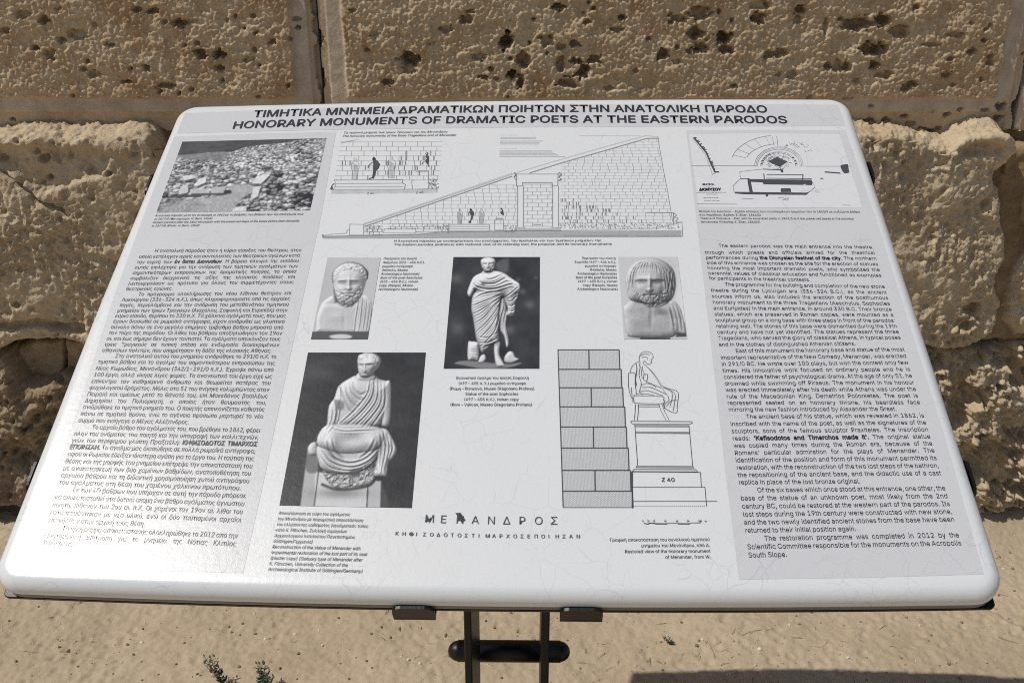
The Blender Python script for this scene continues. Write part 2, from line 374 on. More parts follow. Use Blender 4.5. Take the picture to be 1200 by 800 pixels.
stone([(656,162),(820,158),(982,156),(984,398),(820,404),(660,402)], M['rough'], step=.008, fwd=.02, seed=12)
stone([(992,120),(1184,120),(1186,176),(1172,190),(1160,203),
       (1165,225),(1172,260),(1171,300),(1158,330),(1165,350),(1160,385),(1130,400),(1090,404),(1040,404),(995,400)], M['rough'], fwd=.04, R=.024, amp=.020, seed=17, extra=feat_right, top=[(992,155),(1010,156),(1035,157),(1042,156),(1062,158),(1085,168),(1102,175),(1112,173),(1124,160),(1150,155),(1172,156),(1186,164)])
stone([(1230,186),(1260,160),(1500,160),(1500,396),(1230,398),(1190,392),(1175,374),(1178,350),(1192,312),(1205,290),(1198,240)], M['rough'], fwd=.03, seed=21, cave=.01)
stone([(1000,412),(1080,410),(1130,412),(1210,403),(1400,405),(1400,596),(1200,590),(1160,600),(1100,610),(1000,612)], M['rough'], fwd=.035, R=.03, amp=.05, grain=.010, pit=1, seed=24, cave=.040, wob=.02)
stone([(520,412),(980,412),(985,610),(520,612)], M['rough'], step=.008, fwd=-.01, seed=28, cave=.02)
stone([(150,415),(505,412),(505,612),(160,612)], M['rough'], step=.008, fwd=-.01, seed=29, cave=.02)
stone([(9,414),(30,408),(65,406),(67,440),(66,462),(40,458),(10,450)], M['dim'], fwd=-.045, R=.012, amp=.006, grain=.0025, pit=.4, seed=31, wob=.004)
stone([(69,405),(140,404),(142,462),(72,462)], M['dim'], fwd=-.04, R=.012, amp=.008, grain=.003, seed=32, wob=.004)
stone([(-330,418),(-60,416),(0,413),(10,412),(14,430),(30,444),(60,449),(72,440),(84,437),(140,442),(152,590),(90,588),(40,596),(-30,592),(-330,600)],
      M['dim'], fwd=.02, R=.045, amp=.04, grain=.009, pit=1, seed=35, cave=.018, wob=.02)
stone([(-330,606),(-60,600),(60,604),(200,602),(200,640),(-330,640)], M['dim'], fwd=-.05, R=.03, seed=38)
stone([(1150,176),(1240,170),(1240,400),(1150,400)], M['soil'], step=.005, fwd=-.018, R=.02, amp=.03, grain=.002, pit=.2, seed=71, name='earth_infill')
# infill of earth and rubble behind the face stones
xs = np.arange(-2.6, 2.7, .010); zs = np.arange(-.08, Z0+.06, .010); x, z = np.meshgrid(xs, zs)
y = AY + .035 + .03*fbm(x*6, z*6, 4, 91) - .006*(1-worley(x*40, z*40, 92)[0])
mesh_obj('earth_infill', np.stack([x, y, z], -1).reshape(-1, 3), grid_faces(len(xs), len(zs)), M['soil'], wall, smooth=False)

# ------------------------------------------------------------------ information board
board_root = empty('information_board', (-.05, 1.35, 0))
tag(board_root, 'white bilingual information board about honorary monuments on two dark metal posts', 'information board')
def outline(inset, R, n=8, bow=True):
    pts = []
    x0, x1, y0, y1 = inset, BW-inset, inset, BH-inset; r = max(R-inset, .004)
    for cx, cy, a0 in ((x1-r, y1-r, 0), (x0+r, y1-r, 90), (x0+r, y0+r, 180), (x1-r, y0+r, 270)):
        a = np.radians(a0 + np.linspace(0, 90, n)); cs = list(zip(cx+r*np.cos(a), cy+r*np.sin(a))); pts += cs
        nx = {0: (x0+r, y1), 90: (x0, y0+r), 180: (x1-r, y0), 270: (x1, y1-r)}[a0]
        a_, b_ = np.array(cs[-1]), np.array(nx)
        for k in range(1, 16): pts.append(tuple(a_ + (b_-a_)*k/16))
    P = np.array(pts); s = 2*P[:, 0]/BW-1; f = P[:, 1]/BH
    P[:, 1] += (1-f)*(.002-.0090*(1-s**2)) + f*(-.003+.0075*(1-s**2))
    P[:, 0] += np.where(s < 0, -.008*np.minimum(1, (1-f)*1.9), .0105*(1-f))*np.minimum(1, np.abs(s)*1.2)
    return P
def rings(spec, R, mat, name, parent, smooth=True):
    V = []; F = []; n = None
    for inset, z in spec:
        P = outline(inset, R); n = len(P); V.append(board3(P[:, 0], P[:, 1], z))
    V = np.concatenate(V); k = len(spec)
    for r in range(k-1):
        for i in range(n):
            j = (i+1) % n; F.append((r*n+i, r*n+j, (r+1)*n+j, (r+1)*n+i)[::-1])
    F.append(tuple(range(n))); F.append(tuple(range((k-1)*n, k*n))[::-1])
    o = mesh_obj(name, V, F, mat, parent)
    if smooth:
        for p in o.data.polygons: p.use_smooth = len(p.vertices) == 4
    return o
RR = .0170
spec = [(RR*1.25, 0.0)] + [(RR*(1-math.sin(a)), -RR*(1-math.cos(a))) for a in np.radians(np.linspace(8, 90, 9))] + [(.0003, -.0195), (.003, -.0197)]
board = rings(spec, .034, M['board'], 'board', board_root)
rings([(.0024, -.0190), (.0010, -.0205), (.0012, -.0290), (.0035, -.0335), (.008, -.0362)], .034, M['edge'], 'edge_band', board_root)
rings([(.0045, -.0365), (.0035, -.037), (.0035, -.0405), (.006, -.0420)], .010, M['steel'], 'backing_tray', board_root, smooth=False)

def slab(name, outline2, axes, origin, t0, t1, mat, parent):
    """extrude a 2-D outline (list of (a,b)) along the third axis between t0 and t1"""
    A, B_, N = axes; n = len(outline2)
    V = [origin + a*A + b*B_ + t*N for t in (t0, t1) for a, b in outline2]
    F = [tuple(range(n))[::-1], tuple(range(n, 2*n))] + [(i, (i+1) % n, n+(i+1) % n, n+i) for i in range(n)]
    return mesh_obj(name, V, F, mat, parent)
def clip_at(px, py, side, length):
    u, v = uv(px, py); h = length/2; r = .010; top = -.014 if side != 'foot' else -.0165
    prof = [(-h, -.0420), (h, -.0420), (h, top-r)] + [(h-r+r*math.cos(a), top-r+r*math.sin(a)) for a in np.radians((30, 60, 90))] \
         + [(-h+r+r*math.cos(a), top-r+r*math.sin(a)) for a in np.radians((90, 120, 150))] + [(-h, top-r)]
    if side == 'foot':
        s = 2*u/BW-1; v0 = .002-.0090*(1-s*s); o = board3(u, v0-.0015); ax = (R1, RN, -R2)
    elif side == 'left': o = board3(-.0035-.008*min(1, (1-v/BH)*1.9), v); ax = (-R2, RN, -R1)
    else: o = board3(BW+.0035+.0105*(1-v/BH), v); ax = (R2, RN, R1)
    c = slab('clip', prof, ax, o, 0.0, .0035, M['steel'], board_root)
    foot = [(-h, -.0425), (h, -.0425), (h, -.0460), (-h, -.0460)]
    f = slab('clip_foot', [(a, b) for a, b in foot], ax, o, .0035, -.06, M['steel'], c)
    return c
clip_at(480, 712, 'foot', .047); clip_at(682, 714, 'foot', .047)
clip_at(42, 545, 'left', .047); clip_at(1136, 548, 'right', .047)
clip_at(186, 205, 'left', .047); clip_at(1011, 190, 'right', .047)

def prism(name, cx, cy, wx, wy, z0, z1f, rot, mat, parent):
    c, s = math.cos(rot), math.sin(rot); b = .002; V = []; 
    prof = [(-wx/2+b, -wy/2), (wx/2-b, -wy/2), (wx/2, -wy/2+b), (wx/2, wy/2-b), (wx/2-b, wy/2), (-wx/2+b, wy/2), (-wx/2, wy/2-b), (-wx/2, -wy/2+b)]
    for a, d in prof: V.append((cx+a*c-d*s, cy+a*s+d*c, z0))
    for a, d in prof:
        X_, Y_ = cx+a*c-d*s, cy+a*s+d*c; V.append((X_, Y_, z1f(X_, Y_)))
    n = 8; F = [tuple(range(n))[::-1], tuple(range(n, 2*n))] + [(i, (i+1) % n, n+(i+1) % n, n+i) for i in range(n)]
    return mesh_obj(name, V, F, mat, parent)
def under(X_, Y_, n=-.056):        # height of the board's underside over a ground point
    p0 = BL + n*RN; return p0[2] - ((X_-p0[0])*RN[0] + (Y_-p0[1])*RN[1])/RN[2]
PY = 1.35
d = ray(548.5, 760); xl = (CAM + d*(PY/d[1]))[0]; d = ray(638.5, 760); xr = (CAM + d*(PY/d[1]))[0]
prism('post', xl+.006, PY+.03, .0135, .060, -.05, under, math.radians(-12), M['steel'], board_root)
prism('post', xr, PY+.03, .0145, .060, -.05, under, math.radians(1), M['steel'], board_root)
for sx in (xl, xr):                # arms under the tray that the posts are welded to
    us = (np.array([sx, PY, 0])-BL)[0]/R1[0]
    slab('arm', [(-.012, .22), (.012, .22), (.012, .68), (-.012, .68)], (R1, R2, RN), BL+us*R1, -.072, -.0525, M['steel'], board_root)
def tube(name, pts_r, mat, parent, n=20):
    V = []; F = []
    P = [np.array(p) for p, r in pts_r]; D = P[-1]-P[0]; D /= np.linalg.norm(D)
    a = np.cross(D, [0, 0, 1.]); a /= np.linalg.norm(a); b = np.cross(D, a)
    for p, r in pts_r:
        for k in range(n):
            an = 2*math.pi*k/n; V.append(np.array(p) + r*(math.cos(an)*a + math.sin(an)*b))
    m = len(pts_r)
    for i in range(m-1):
        for k in range(n): F.append((i*n+k, i*n+(k+1) % n, (i+1)*n+(k+1) % n, (i+1)*n+k))
    F.append(tuple(range(n))[::-1]); F.append(tuple(range((m-1)*n, m*n)))
    o = mesh_obj(name, V, F, mat, parent)
    for p in o.data.polygons: p.use_smooth = len(p.vertices) == 4
    return o
CY = 1.435; cpt = lambda px, py: CAM + ray(px, py)*(CY/ray(px, py)[1])
A_, B_ = cpt(525, 762), cpt(668, 763); ur = (B_-A_)/np.linalg.norm(B_-A_); L_ = np.linalg.norm(B_-A_); rad = 12.6*1.80/FPX
tube('crossbar', [(A_+ur*.018, rad), (B_-ur*.018, rad)], M['steel'], board_root)
for e, s_ in ((A_, 1), (B_, -1)):  # rounded end caps, a little proud of the tube
    prof = [(e+ur*s_*(rad*.95*(1-math.sin(q))), rad*.93*math.cos(q)) for q in np.radians((88, 70, 50, 30, 12, 0))] + [(e+ur*s_*.033, rad*.96)]
    tube('end_cap', prof, M['steel'], board_root)

# ------------------------------------------------------------------ print: flat sheets
def sheet(name, pts, mat, n, parent, dens=8):
    """flat print with the measured corner points (photo pixels sighted onto the board's plane)"""
    U = np.array([uv(*p) for p in pts]); V = board3(U[:, 0], U[:, 1], n)
    return mesh_obj(name, V, [tuple(range(len(V)))[::-1] if cross2(U) < 0 else tuple(range(len(V)))], mat, parent)
def cross2(U):
    return float(np.sum(U[:, 0]*np.roll(U[:, 1], -1) - np.roll(U[:, 0], -1)*U[:, 1]))
sheet('title_band', [(217,133),(400,125.5),(600,122.5),(800,122),(982,123),(991,148),(800,148.3),(600,149.5),(400,152),(207,156.5)], M['grey_print'], .0002, board)
sheet('grey_column', [(204,160.5),(300,157),(394,154.5),(377,250),(355,350),(332,455),(310,560),(285,671),(160,668),(29,660),(60,570),(97,460),(133,349),(165,262)], M['grey_print'], .0002, board)
sheet('grey_column', [(804,153),(900,152.5),(991,153),(1028,262),(1064,376),(1108,515),(1153,672.5),(1010,676.5),(866,678.5),(850,555),(836,430),(822,310)], M['grey_print'], .0002, board)
sheet('map_background', [(807,157.5),(895,156.5),(984,157.5),(1011,244),(910,243.5),(819,243)], M['map_print'], .0004, board)

# ------------------------------------------------------------------ print: lettering
try: FONT = bpy.data.fonts.load(os.path.join(bpy.utils.resource_path('LOCAL'), 'datafiles', 'fonts', 'Inter.woff2'))
except Exception: FONT = None
_fc = bpy.data.curves.new('lettering', 'FONT'); _fo = bpy.data.objects.new('lettering', _fc); COL.objects.link(_fo)
if FONT: _fc.font = FONT
_fc.size = 1.0
def _splines(body):
    _fc.body = body; bpy.context.view_layer.update()
    c = _fo.evaluated_get(bpy.context.evaluated_depsgraph_get()).to_curve(bpy.context.evaluated_depsgraph_get())
    out = []
    for sp in c.splines:
        if sp.type == 'BEZIER':
            bp = [(np.array(p.handle_left[:2]), np.array(p.co[:2]), np.array(p.handle_right[:2])) for p in sp.bezier_points]; out.append(bp)
    _fo.evaluated_get(bpy.context.evaluated_depsgraph_get()).to_curve_clear()
    return out
def _minx(spl): return min(p[1][0] for s in spl for p in s)
_Hs = _splines('H'); NH = len(_Hs); HX = _minx(_Hs); CAPH = max(p[1][1] for s in _Hs for p in s)
_gc = {}
def glyph(ch, res):
    k = (ch, res)
    if k in _gc: return _gc[k]
    full = _splines(ch+'H'); adv = _minx(full[-NH:]) - HX if len(full) >= NH else .3
    cont = []
    for bp in (_splines(ch) if ch != ' ' else []):
        P = []
        for i in range(len(bp)):
            a = bp[i]; b = bp[(i+1) % len(bp)]; p0, p1, p2, p3 = a[1], a[2], b[0], b[1]; e = p3-p0; L = np.hypot(*e)
            if L < 1e-6: continue
            dev = max(abs(e[0]*(q-p0)[1]-e[1]*(q-p0)[0])/L for q in (p1, p2))
            m = 1 if dev < .004 else res
            for t_ in np.arange(m)/m: P.append((1-t_)**3*p0+3*(1-t_)**2*t_*p1+3*(1-t_)*t_*t_*p2+t_**3*p3)
        if len(P) > 2: cont.append(np.array(P))
    V = []; F = []
    if cont:
        ar = [cross2(c) for c in cont]; sg = np.sign(ar[int(np.argmax(np.abs(ar)))])
        outs = [c for c, a in zip(cont, ar) if np.sign(a) == sg]; hol = [c for c, a in zip(cont, ar) if np.sign(a) != sg]
        own = [[] for _ in outs]
        for h in hol:
            cand = [(abs(cross2(o_)), i) for i, o_ in enumerate(outs) if pip(h[:1, 0], h[:1, 1], o_)[0] > -1e-4]
            if cand: own[min(cand)[1]].append(h)
        nb = 0
        for ci, (o_, hs) in enumerate(zip(outs, own)):
            loops = [o_]+hs; tri = tessellate_polygon([[Vector((p[0], p[1], 0)) for p in l] for l in loops])
            allp = np.concatenate(loops); V.append(np.column_stack([allp, np.full(len(allp), ci*2.5e-5)]))
            F += [tuple(nb+j for j in tr) for tr in tri]; nb += len(allp)
    r = (np.concatenate(V) if V else np.zeros((0, 3)), np.array(F, int).reshape(-1, 3), adv)
    _gc[k] = r; return r
class Print:
    def __init__(s): s.V = []; s.F = []; s.n = 0
    def add(s, V, F): s.V.append(V); s.F.append(np.asarray(F)+s.n); s.n += len(V)
    def build(s, name, mat, parent):
        return mesh_obj(name, np.concatenate(s.V), np.concatenate(s.F), mat, parent)
def runs(s):                        # '*' switches bold on and off
    out = []; b = False
    for ch in s:
        if ch == '*': b = not b
        else: out.append((ch, b))
    return out
def natural(s, res=2): return sum(glyph(c, res)[2] for c, _ in runs(s))
def letter(pr, s, anchors, cap, res=2, weight=.0, bold=.030, K=1.0, justify=False, spread=False, slant=0.0, nz=.0007, allbold=False):
    """set one line of type; anchors: photo pixels of points on its baseline, first and last are its ends; cap: cap height in metres"""
    rs = runs(s); U = np.array([uv(*a) for a in anchors]); L = np.linalg.norm(U[-1]-U[0]); em = cap/CAPH
    ts = np.linspace(0, 1, len(U)) if len(U) < 3 else np.array([0]+[np.linalg.norm(q-U[0])/L for q in U[1:-1]]+[1])
    adv = np.array([glyph(c, res)[2] for c, _ in rs]); isp = np.array([c == ' ' for c, _ in rs])
    if spread:
        xs_ = 1.0*em; last = adv[-1]; pos = np.linspace(0, L-last*xs_, len(rs))
    elif justify and isp.any():
        words = adv[~isp].sum()*em; ns = isp.sum(); sp = adv[isp][0]*em; xs_ = em*1.0
        k = L/(words + ns*sp*.80)
        xs_ = em*min(K, k); sw = (L - adv[~isp].sum()*xs_)/ns
        w_ = np.where(isp, sw, adv*xs_); pos = np.concatenate([[0], np.cumsum(w_)[:-1]])
    else:
        xs_ = L/adv.sum(); pos = np.concatenate([[0], np.cumsum(adv*xs_)[:-1]])
    for (c, b), x0 in zip(rs, pos):
        G, F, _ = glyph(c, res)
        if not len(F): continue
        bb = b or allbold; wt = bold if bb else weight
        shifts = [(-wt, 0), (wt, 0), (0, wt*.8), (0, -wt*.8)] if bb else ([(-wt/2, 0), (wt/2, 0)] if wt else [(0, 0)])
        for k, (dx, dy) in enumerate(shifts):
            gy = (G[:, 1]+dy)*em; t_ = (x0 + (G[:, 0]+dx)*xs_ + gy*slant)/L
            if len(U) == 2: P = U[0]+np.multiply.outer(t_, U[1]-U[0])
            else:
                P = 0
                for i in range(len(U)):
                    w_ = np.ones_like(t_)
                    for j in range(len(U)):
                        if j != i: w_ = w_*(t_-ts[j])/(ts[i]-ts[j])
                    P = P + np.multiply.outer(w_, U[i])
            pr.add(board3(P[:, 0], P[:, 1]+gy, nz + G[:, 2] + k*8e-5), F)
def capm(x, y, px): return uv(x, y-px)[1]-uv(x, y)[1]

# title
pr = Print(); cp = capm(500, 146, 8.0)
letter(pr, 'ΤΙΜΗΤΙΚΑ ΜΝΗΜΕΙΑ ΔΡΑΜΑΤΙΚΩΝ ΠΟΙΗΤΩΝ ΣΤΗΝ ΑΝΑΤΟΛΙΚΗ ΠΑΡΟΔΟ', [(296,138),(420,134.3),(600,131.8),(900,132.3)], cp, res=5, bold=.020, allbold=True)
letter(pr, 'HONORARY MONUMENTS OF DRAMATIC POETS AT THE EASTERN PARODOS', [(271.5,151.3),(420,146.6),(600,144.3),(923.5,144.8)], cp, res=5, bold=.020, allbold=True)
pr.build('title_text', M['ink'], board)

GREEK = [(1, 'Η ανατολική πάροδος ήταν η κύρια είσοδος του Θεάτρου, στην'), (0, 'οποία κατέληγαν ιερείς και συντελεστές των θεατρικών αγώνων κατά'),
 (0, 'την εορτή των *ἐν ἄστει Διονυσίων*. Η βόρεια πλευρά της εισόδου'), (0, 'αυτής επιλέχτηκε για την ανίδρυση των τιμητικών αγαλμάτων των'),
 (0, 'σημαντικότερων εκπροσώπων της δραματικής ποίησης, τα οποία'), (0, 'συμβόλιζαν διαχρονικά τις αξίες της κλασικής παιδείας και'),
 (0, 'λειτουργούσαν ως πρότυπα για όλους του συμμετέχοντες στους'), (2, 'θεατρικούς αγώνες.'),
 (1, 'Το πρόγραμμα ολοκλήρωσης του νέου λίθινου θεάτρου επί'), (0, 'Λυκούργου (336-324 π.Χ.), όπως πληροφορούμαστε από τις αρχαίες'),
 (0, 'πηγές, περιελάμβανε και την ανίδρυση του μεταθανάτιου τιμητικού'), (0, 'μνημείου των τριών Τραγικών (Αισχύλου, Σοφοκλή και Ευριπίδη) στην'),
 (0, 'κύρια είσοδο, περίπου το 330 π.Χ. Τα χάλκινα αγάλματά τους, που μας'), (0, 'έχουν διασωθεί σε ρωμαϊκά αντίγραφα, είχαν ανιδρυθεί ως γλυπτικό'),
 (0, 'σύνολο πάνω σε ένα μεγάλο επιμήκες τρίβαθμο βάθρο μπροστά από'), (0, 'τον τοίχο της παρόδου. Οι λίθοι του βάθρου αποξηλώθηκαν τον 19ον'),
 (0, 'αι. και έως σήμερα δεν έχουν ταυτιστεί. Τα αγάλματα απεικόνιζαν τους'), (0, 'τρεις Τραγικούς σε τυπική στάση και ενδυμασία διακεκριμένων'),
 (3, 'αθηναίων πολιτών, που υπηρέτησαν τη δόξα της κλασικής Αθήνας.'), (1, 'Στα ανατολικά αυτού του μνημείου ανιδρύθηκε το 291/0 π.Χ. το'),
 (0, 'τιμητικό βάθρο και το άγαλμα του σημαντικότερου εκπροσώπου της'), (0, 'Νέας Κωμωδίας, Μενάνδρου (342/1-291/0 π.Χ.). Έγραψε πάνω από'),
 (0, '100 έργα, αλλά νίκησε λίγες φορές. Το ανανεωτικό του έργο είχε ως'), (0, 'επίκεντρο τον καθημερινό άνθρωπο και θεωρείται πατέρας του'),
 (0, 'ψυχολογικού δράματος. Μόλις στα 51 του πνίγηκε κολυμπώντας στον'), (0, 'Πειραιά και αμέσως μετά το θάνατό του, επί Μακεδόνος βασιλέως'),
 (0, 'Δημητρίου του Πολιορκητή, ο οποίος ήταν θαυμαστής του,'), (0, 'ανιδρύθηκε το τιμητικό μνημείο του. Ο ποιητής απεικονίζεται καθιστός'),
 (0, 'πάνω σε τιμητικό θρόνο, ενώ το αγένειο πρόσωπο μαρτυρεί το νέο'), (2, 'συρμό που εισήγαγε ο Μέγας Αλέξανδρος.'),
 (1, 'Το αρχαίο βάθρο του αγάλματός του, που βρέθηκε το 1862, φέρει'), (0, 'πλην του ονόματος του ποιητή και την υπογραφή των καλλιτεχνών,'),
 (0, 'γιών του περίφημου γλύπτη Πραξιτέλη: *ΚΗΦΙΣΟΔΟΤΟΣ ΤΙΜΑΡΧΟΣ*'), (0, '*ΕΠΟΙΗΣΑΝ.* Το άγαλμα μας διασώθηκε σε πολλά ρωμαϊκά αντίγραφα,'),
 (0, 'αφού οι Ρωμαίοι έδειξαν ιδιαίτερη αγάπη για το έργο του. Η ταύτιση της'), (0, 'θέσης και της μορφής του μνημείου επέτρεψε την αποκατάστασή του'),
 (0, 'με ανακατασκευή των δύο χαμένων βαθμίδων, ανατοποθέτηση του'), (0, 'αρχαίου βάθρου και τη διδακτική χρησιμοποίηση χυτού αντιγράφου'),
 (3, 'του αγάλματος στη θέση του χαμένου χάλκινου πρωτότυπου.'), (1, 'Εκ των έξι βάθρων που υπήρχαν σε αυτή την πάροδο μπόρεσε'),
 (0, 'να αποκατασταθεί στα δυτικά ακόμη ένα βάθρο αγάλματος άγνωστου'), (0, 'ποιητή, πιθανόν του 2ου αι. π.Χ. Οι χαμένοι τον 19ον αι. λίθοι του'),
 (0, 'κατασκευάστηκαν με νέο υλικό, ενώ οι δύο ταυτισμένοι αρχαίοι'), (2, 'επανήλθαν στην αρχική τους θέση.'),
 (1, 'Το πρόγραμμα αποκατάστασης ολοκληρώθηκε το 2012 από την'), (0, 'Επιστημονική Επιτροπή για τα μνημεία της Νότιας Κλιτύος'), (2, 'Ακρόπολης.')]
ENGL = [(1, 'The eastern parodos was the main entrance into the theatre,'), (0, 'through which priests and officials arrived for the theatrical'),
 (0, 'performances during *the Dionysian festival of the city*. The northern'), (0, 'side of this entrance was chosen as the site for the erection of statues'),
 (0, 'honoring the most important dramatic poets, who symbolized the'), (0, 'perennial values of classical education and functioned as examples'),
 (2, 'for participants in the theatrical contests.'), (1, 'The programme for the building and completion of the new stone'),
 (0, 'theatre during the Lycurgan era (336-324 B.C.), as the ancient'), (0, 'sources inform us, also included the erection of the posthumous'),
 (0, 'honorary monument to the three Tragedians (Aeschylus, Sophocles'), (0, 'and Euripides) in the main entrance, in around 330 B.C. Their bronze'),
 (0, 'statues, which are preserved in Roman copies, were mounted as a'), (0, "sculptural group on a long base with three steps in front of the parodos'"),
 (0, 'retaining wall. The stones of this base were dismantled during the 19th'), (0, 'century and have not yet identified. The statues represent the three'),
 (0, 'Tragedians, who served the glory of classical Athens, in typical poses'), (2, 'and in the clothes of distinguished Athenian citizens.'),
 (1, 'East of this monument the honorary base and statue of the most'), (0, 'important representative of the New Comedy, Menander, was erected'),
 (0, 'in 291/0 BC. He wrote over 100 plays, but won the contest only few'), (0, 'times. His innovative work focused on ordinary people and he is'),
 (0, 'considered the father of psychological drama. At the age of only 51, he'), (0, 'drowned while swimming off Piraeus. The monument in his honour'),
 (0, 'was erected immediately after his death while Athens was under the'), (0, 'rule of the Macedonian King, Demetrios Poliorketes. The poet is'),
 (0, 'represented seated on an honorary throne, his beardless face'), (2, 'mirroring the new fashion introduced by Alexander the Great.'),
 (1, 'The ancient base of his statue, which was revealed in 1862, is'), (0, 'inscribed with the name of the poet, as well as the signatures of the'),
 (0, 'sculptors, sons of the famous sculptor Praxiteles. The inscription'), (0, "reads: *'Kefisodotos and Timarchos made it'.* The original statue"),
 (0, 'was copied many times during the Roman era, because of the'), (0, "Romans' particular admiration for the plays of Menander. The"),
 (0, 'identification of the position and form of this monument permitted its'), (0, 'restoration, with the reconstruction of the two lost steps of the bathron,'),
 (0, 'the repositioning of the ancient base, and the didactic use of a cast'), (2, 'replica in place of the lost bronze original.'),
 (1, 'Of the six bases which once stood at this entrance, one other, the'), (0, 'base of the statue of an unknown poet, most likely from the 2nd'),
 (0, 'century BC, could be restored at the western part of the parodos. Its'), (0, 'lost steps during the 19th century were constructed with new stone,'),
 (0, 'and the two newly identified ancient stones from the base have been'), (2, 'returned to their initial position again.'),
 (1, 'The restoration programme was completed in 2012 by the'), (0, 'Scientific Committee responsible for the monuments on the Acropolis'), (2, 'South Slope.')]
def column(lines, left, right, ind, cap):
    """left / right: {line number: (x, y)} measured ends of baselines"""
    def fit(dct):
        n = np.array(sorted(dct)); a = np.array([dct[k] for k in n], float)
        return lambda i: (np.polyval(np.polyfit(n, a[:, 0], 2), i), np.interp(i, n, a[:, 1]) if n[0] <= i <= n[-1] else np.polyval(np.polyfit(n[-3:] if i > n[-1] else n[:3], a[-3:, 1] if i > n[-1] else a[:3, 1], 1), i))
    fl, fr = fit(left), fit(right); pr = Print()
    ks = [np.linalg.norm(uv(*fr(i))-uv(*fl(i)))/(natural(s)*cap/CAPH) for i, (k, s) in enumerate(lines, 1) if k == 0]
    K = float(np.percentile(ks, 30)); print('K', K, min(ks), max(ks))
    for i, (k, s) in enumerate(lines, 1):
        a, b = np.array(fl(i)), np.array(fr(i)); W_ = b-a
        if k == 1: a = a + W_*ind
        if k in (0, 1): letter(pr, s, [tuple(a), tuple(b)], cap, justify=True, K=K)
        else:
            Lm = np.linalg.norm(uv(*b)-uv(*a)); f = min(1, natural(s)*cap/CAPH*K*.97/Lm)
            if k == 3: f = .965
            letter(pr, s, [tuple(a), tuple(a+(b-a)*f)], cap)
    return pr
column(GREEK, {2: (162,302.8), 14: (133.5,378.5), 21: (112,426), 28: (97.5,479), 34: (80,525.8), 40: (66,575.5), 46: (50,629.5)},
       {1: (352.6,295), 8: (343,338.7), 14: (333.6,378.8), 20: (323.8,420), 28: (310,482), 34: (299,531), 40: (288,583.4), 46: (276.6,639.8)},
       .085, capm(200, 480, 4.9)).build('text_column', M['soft_ink'], board)
column(ENGL, {2: (826,297.8), 7: (831,328), 17: (841,398.3), 28: (853.8,482), 34: (860.7,533), 38: (865.5,567.5), 44: (873,624), 47: (877,653)},
       {1: (1023.7,291.6), 17: (1056,397.5), 19: (1060,411.5), 29: (1083.7,489), 34: (1095.5,530), 39: (1108,574.3), 45: (1124,629.3), 46: (1127.5,638.7)},
       .085, capm(960, 480, 4.75)).build('text_column', M['ink'], board)

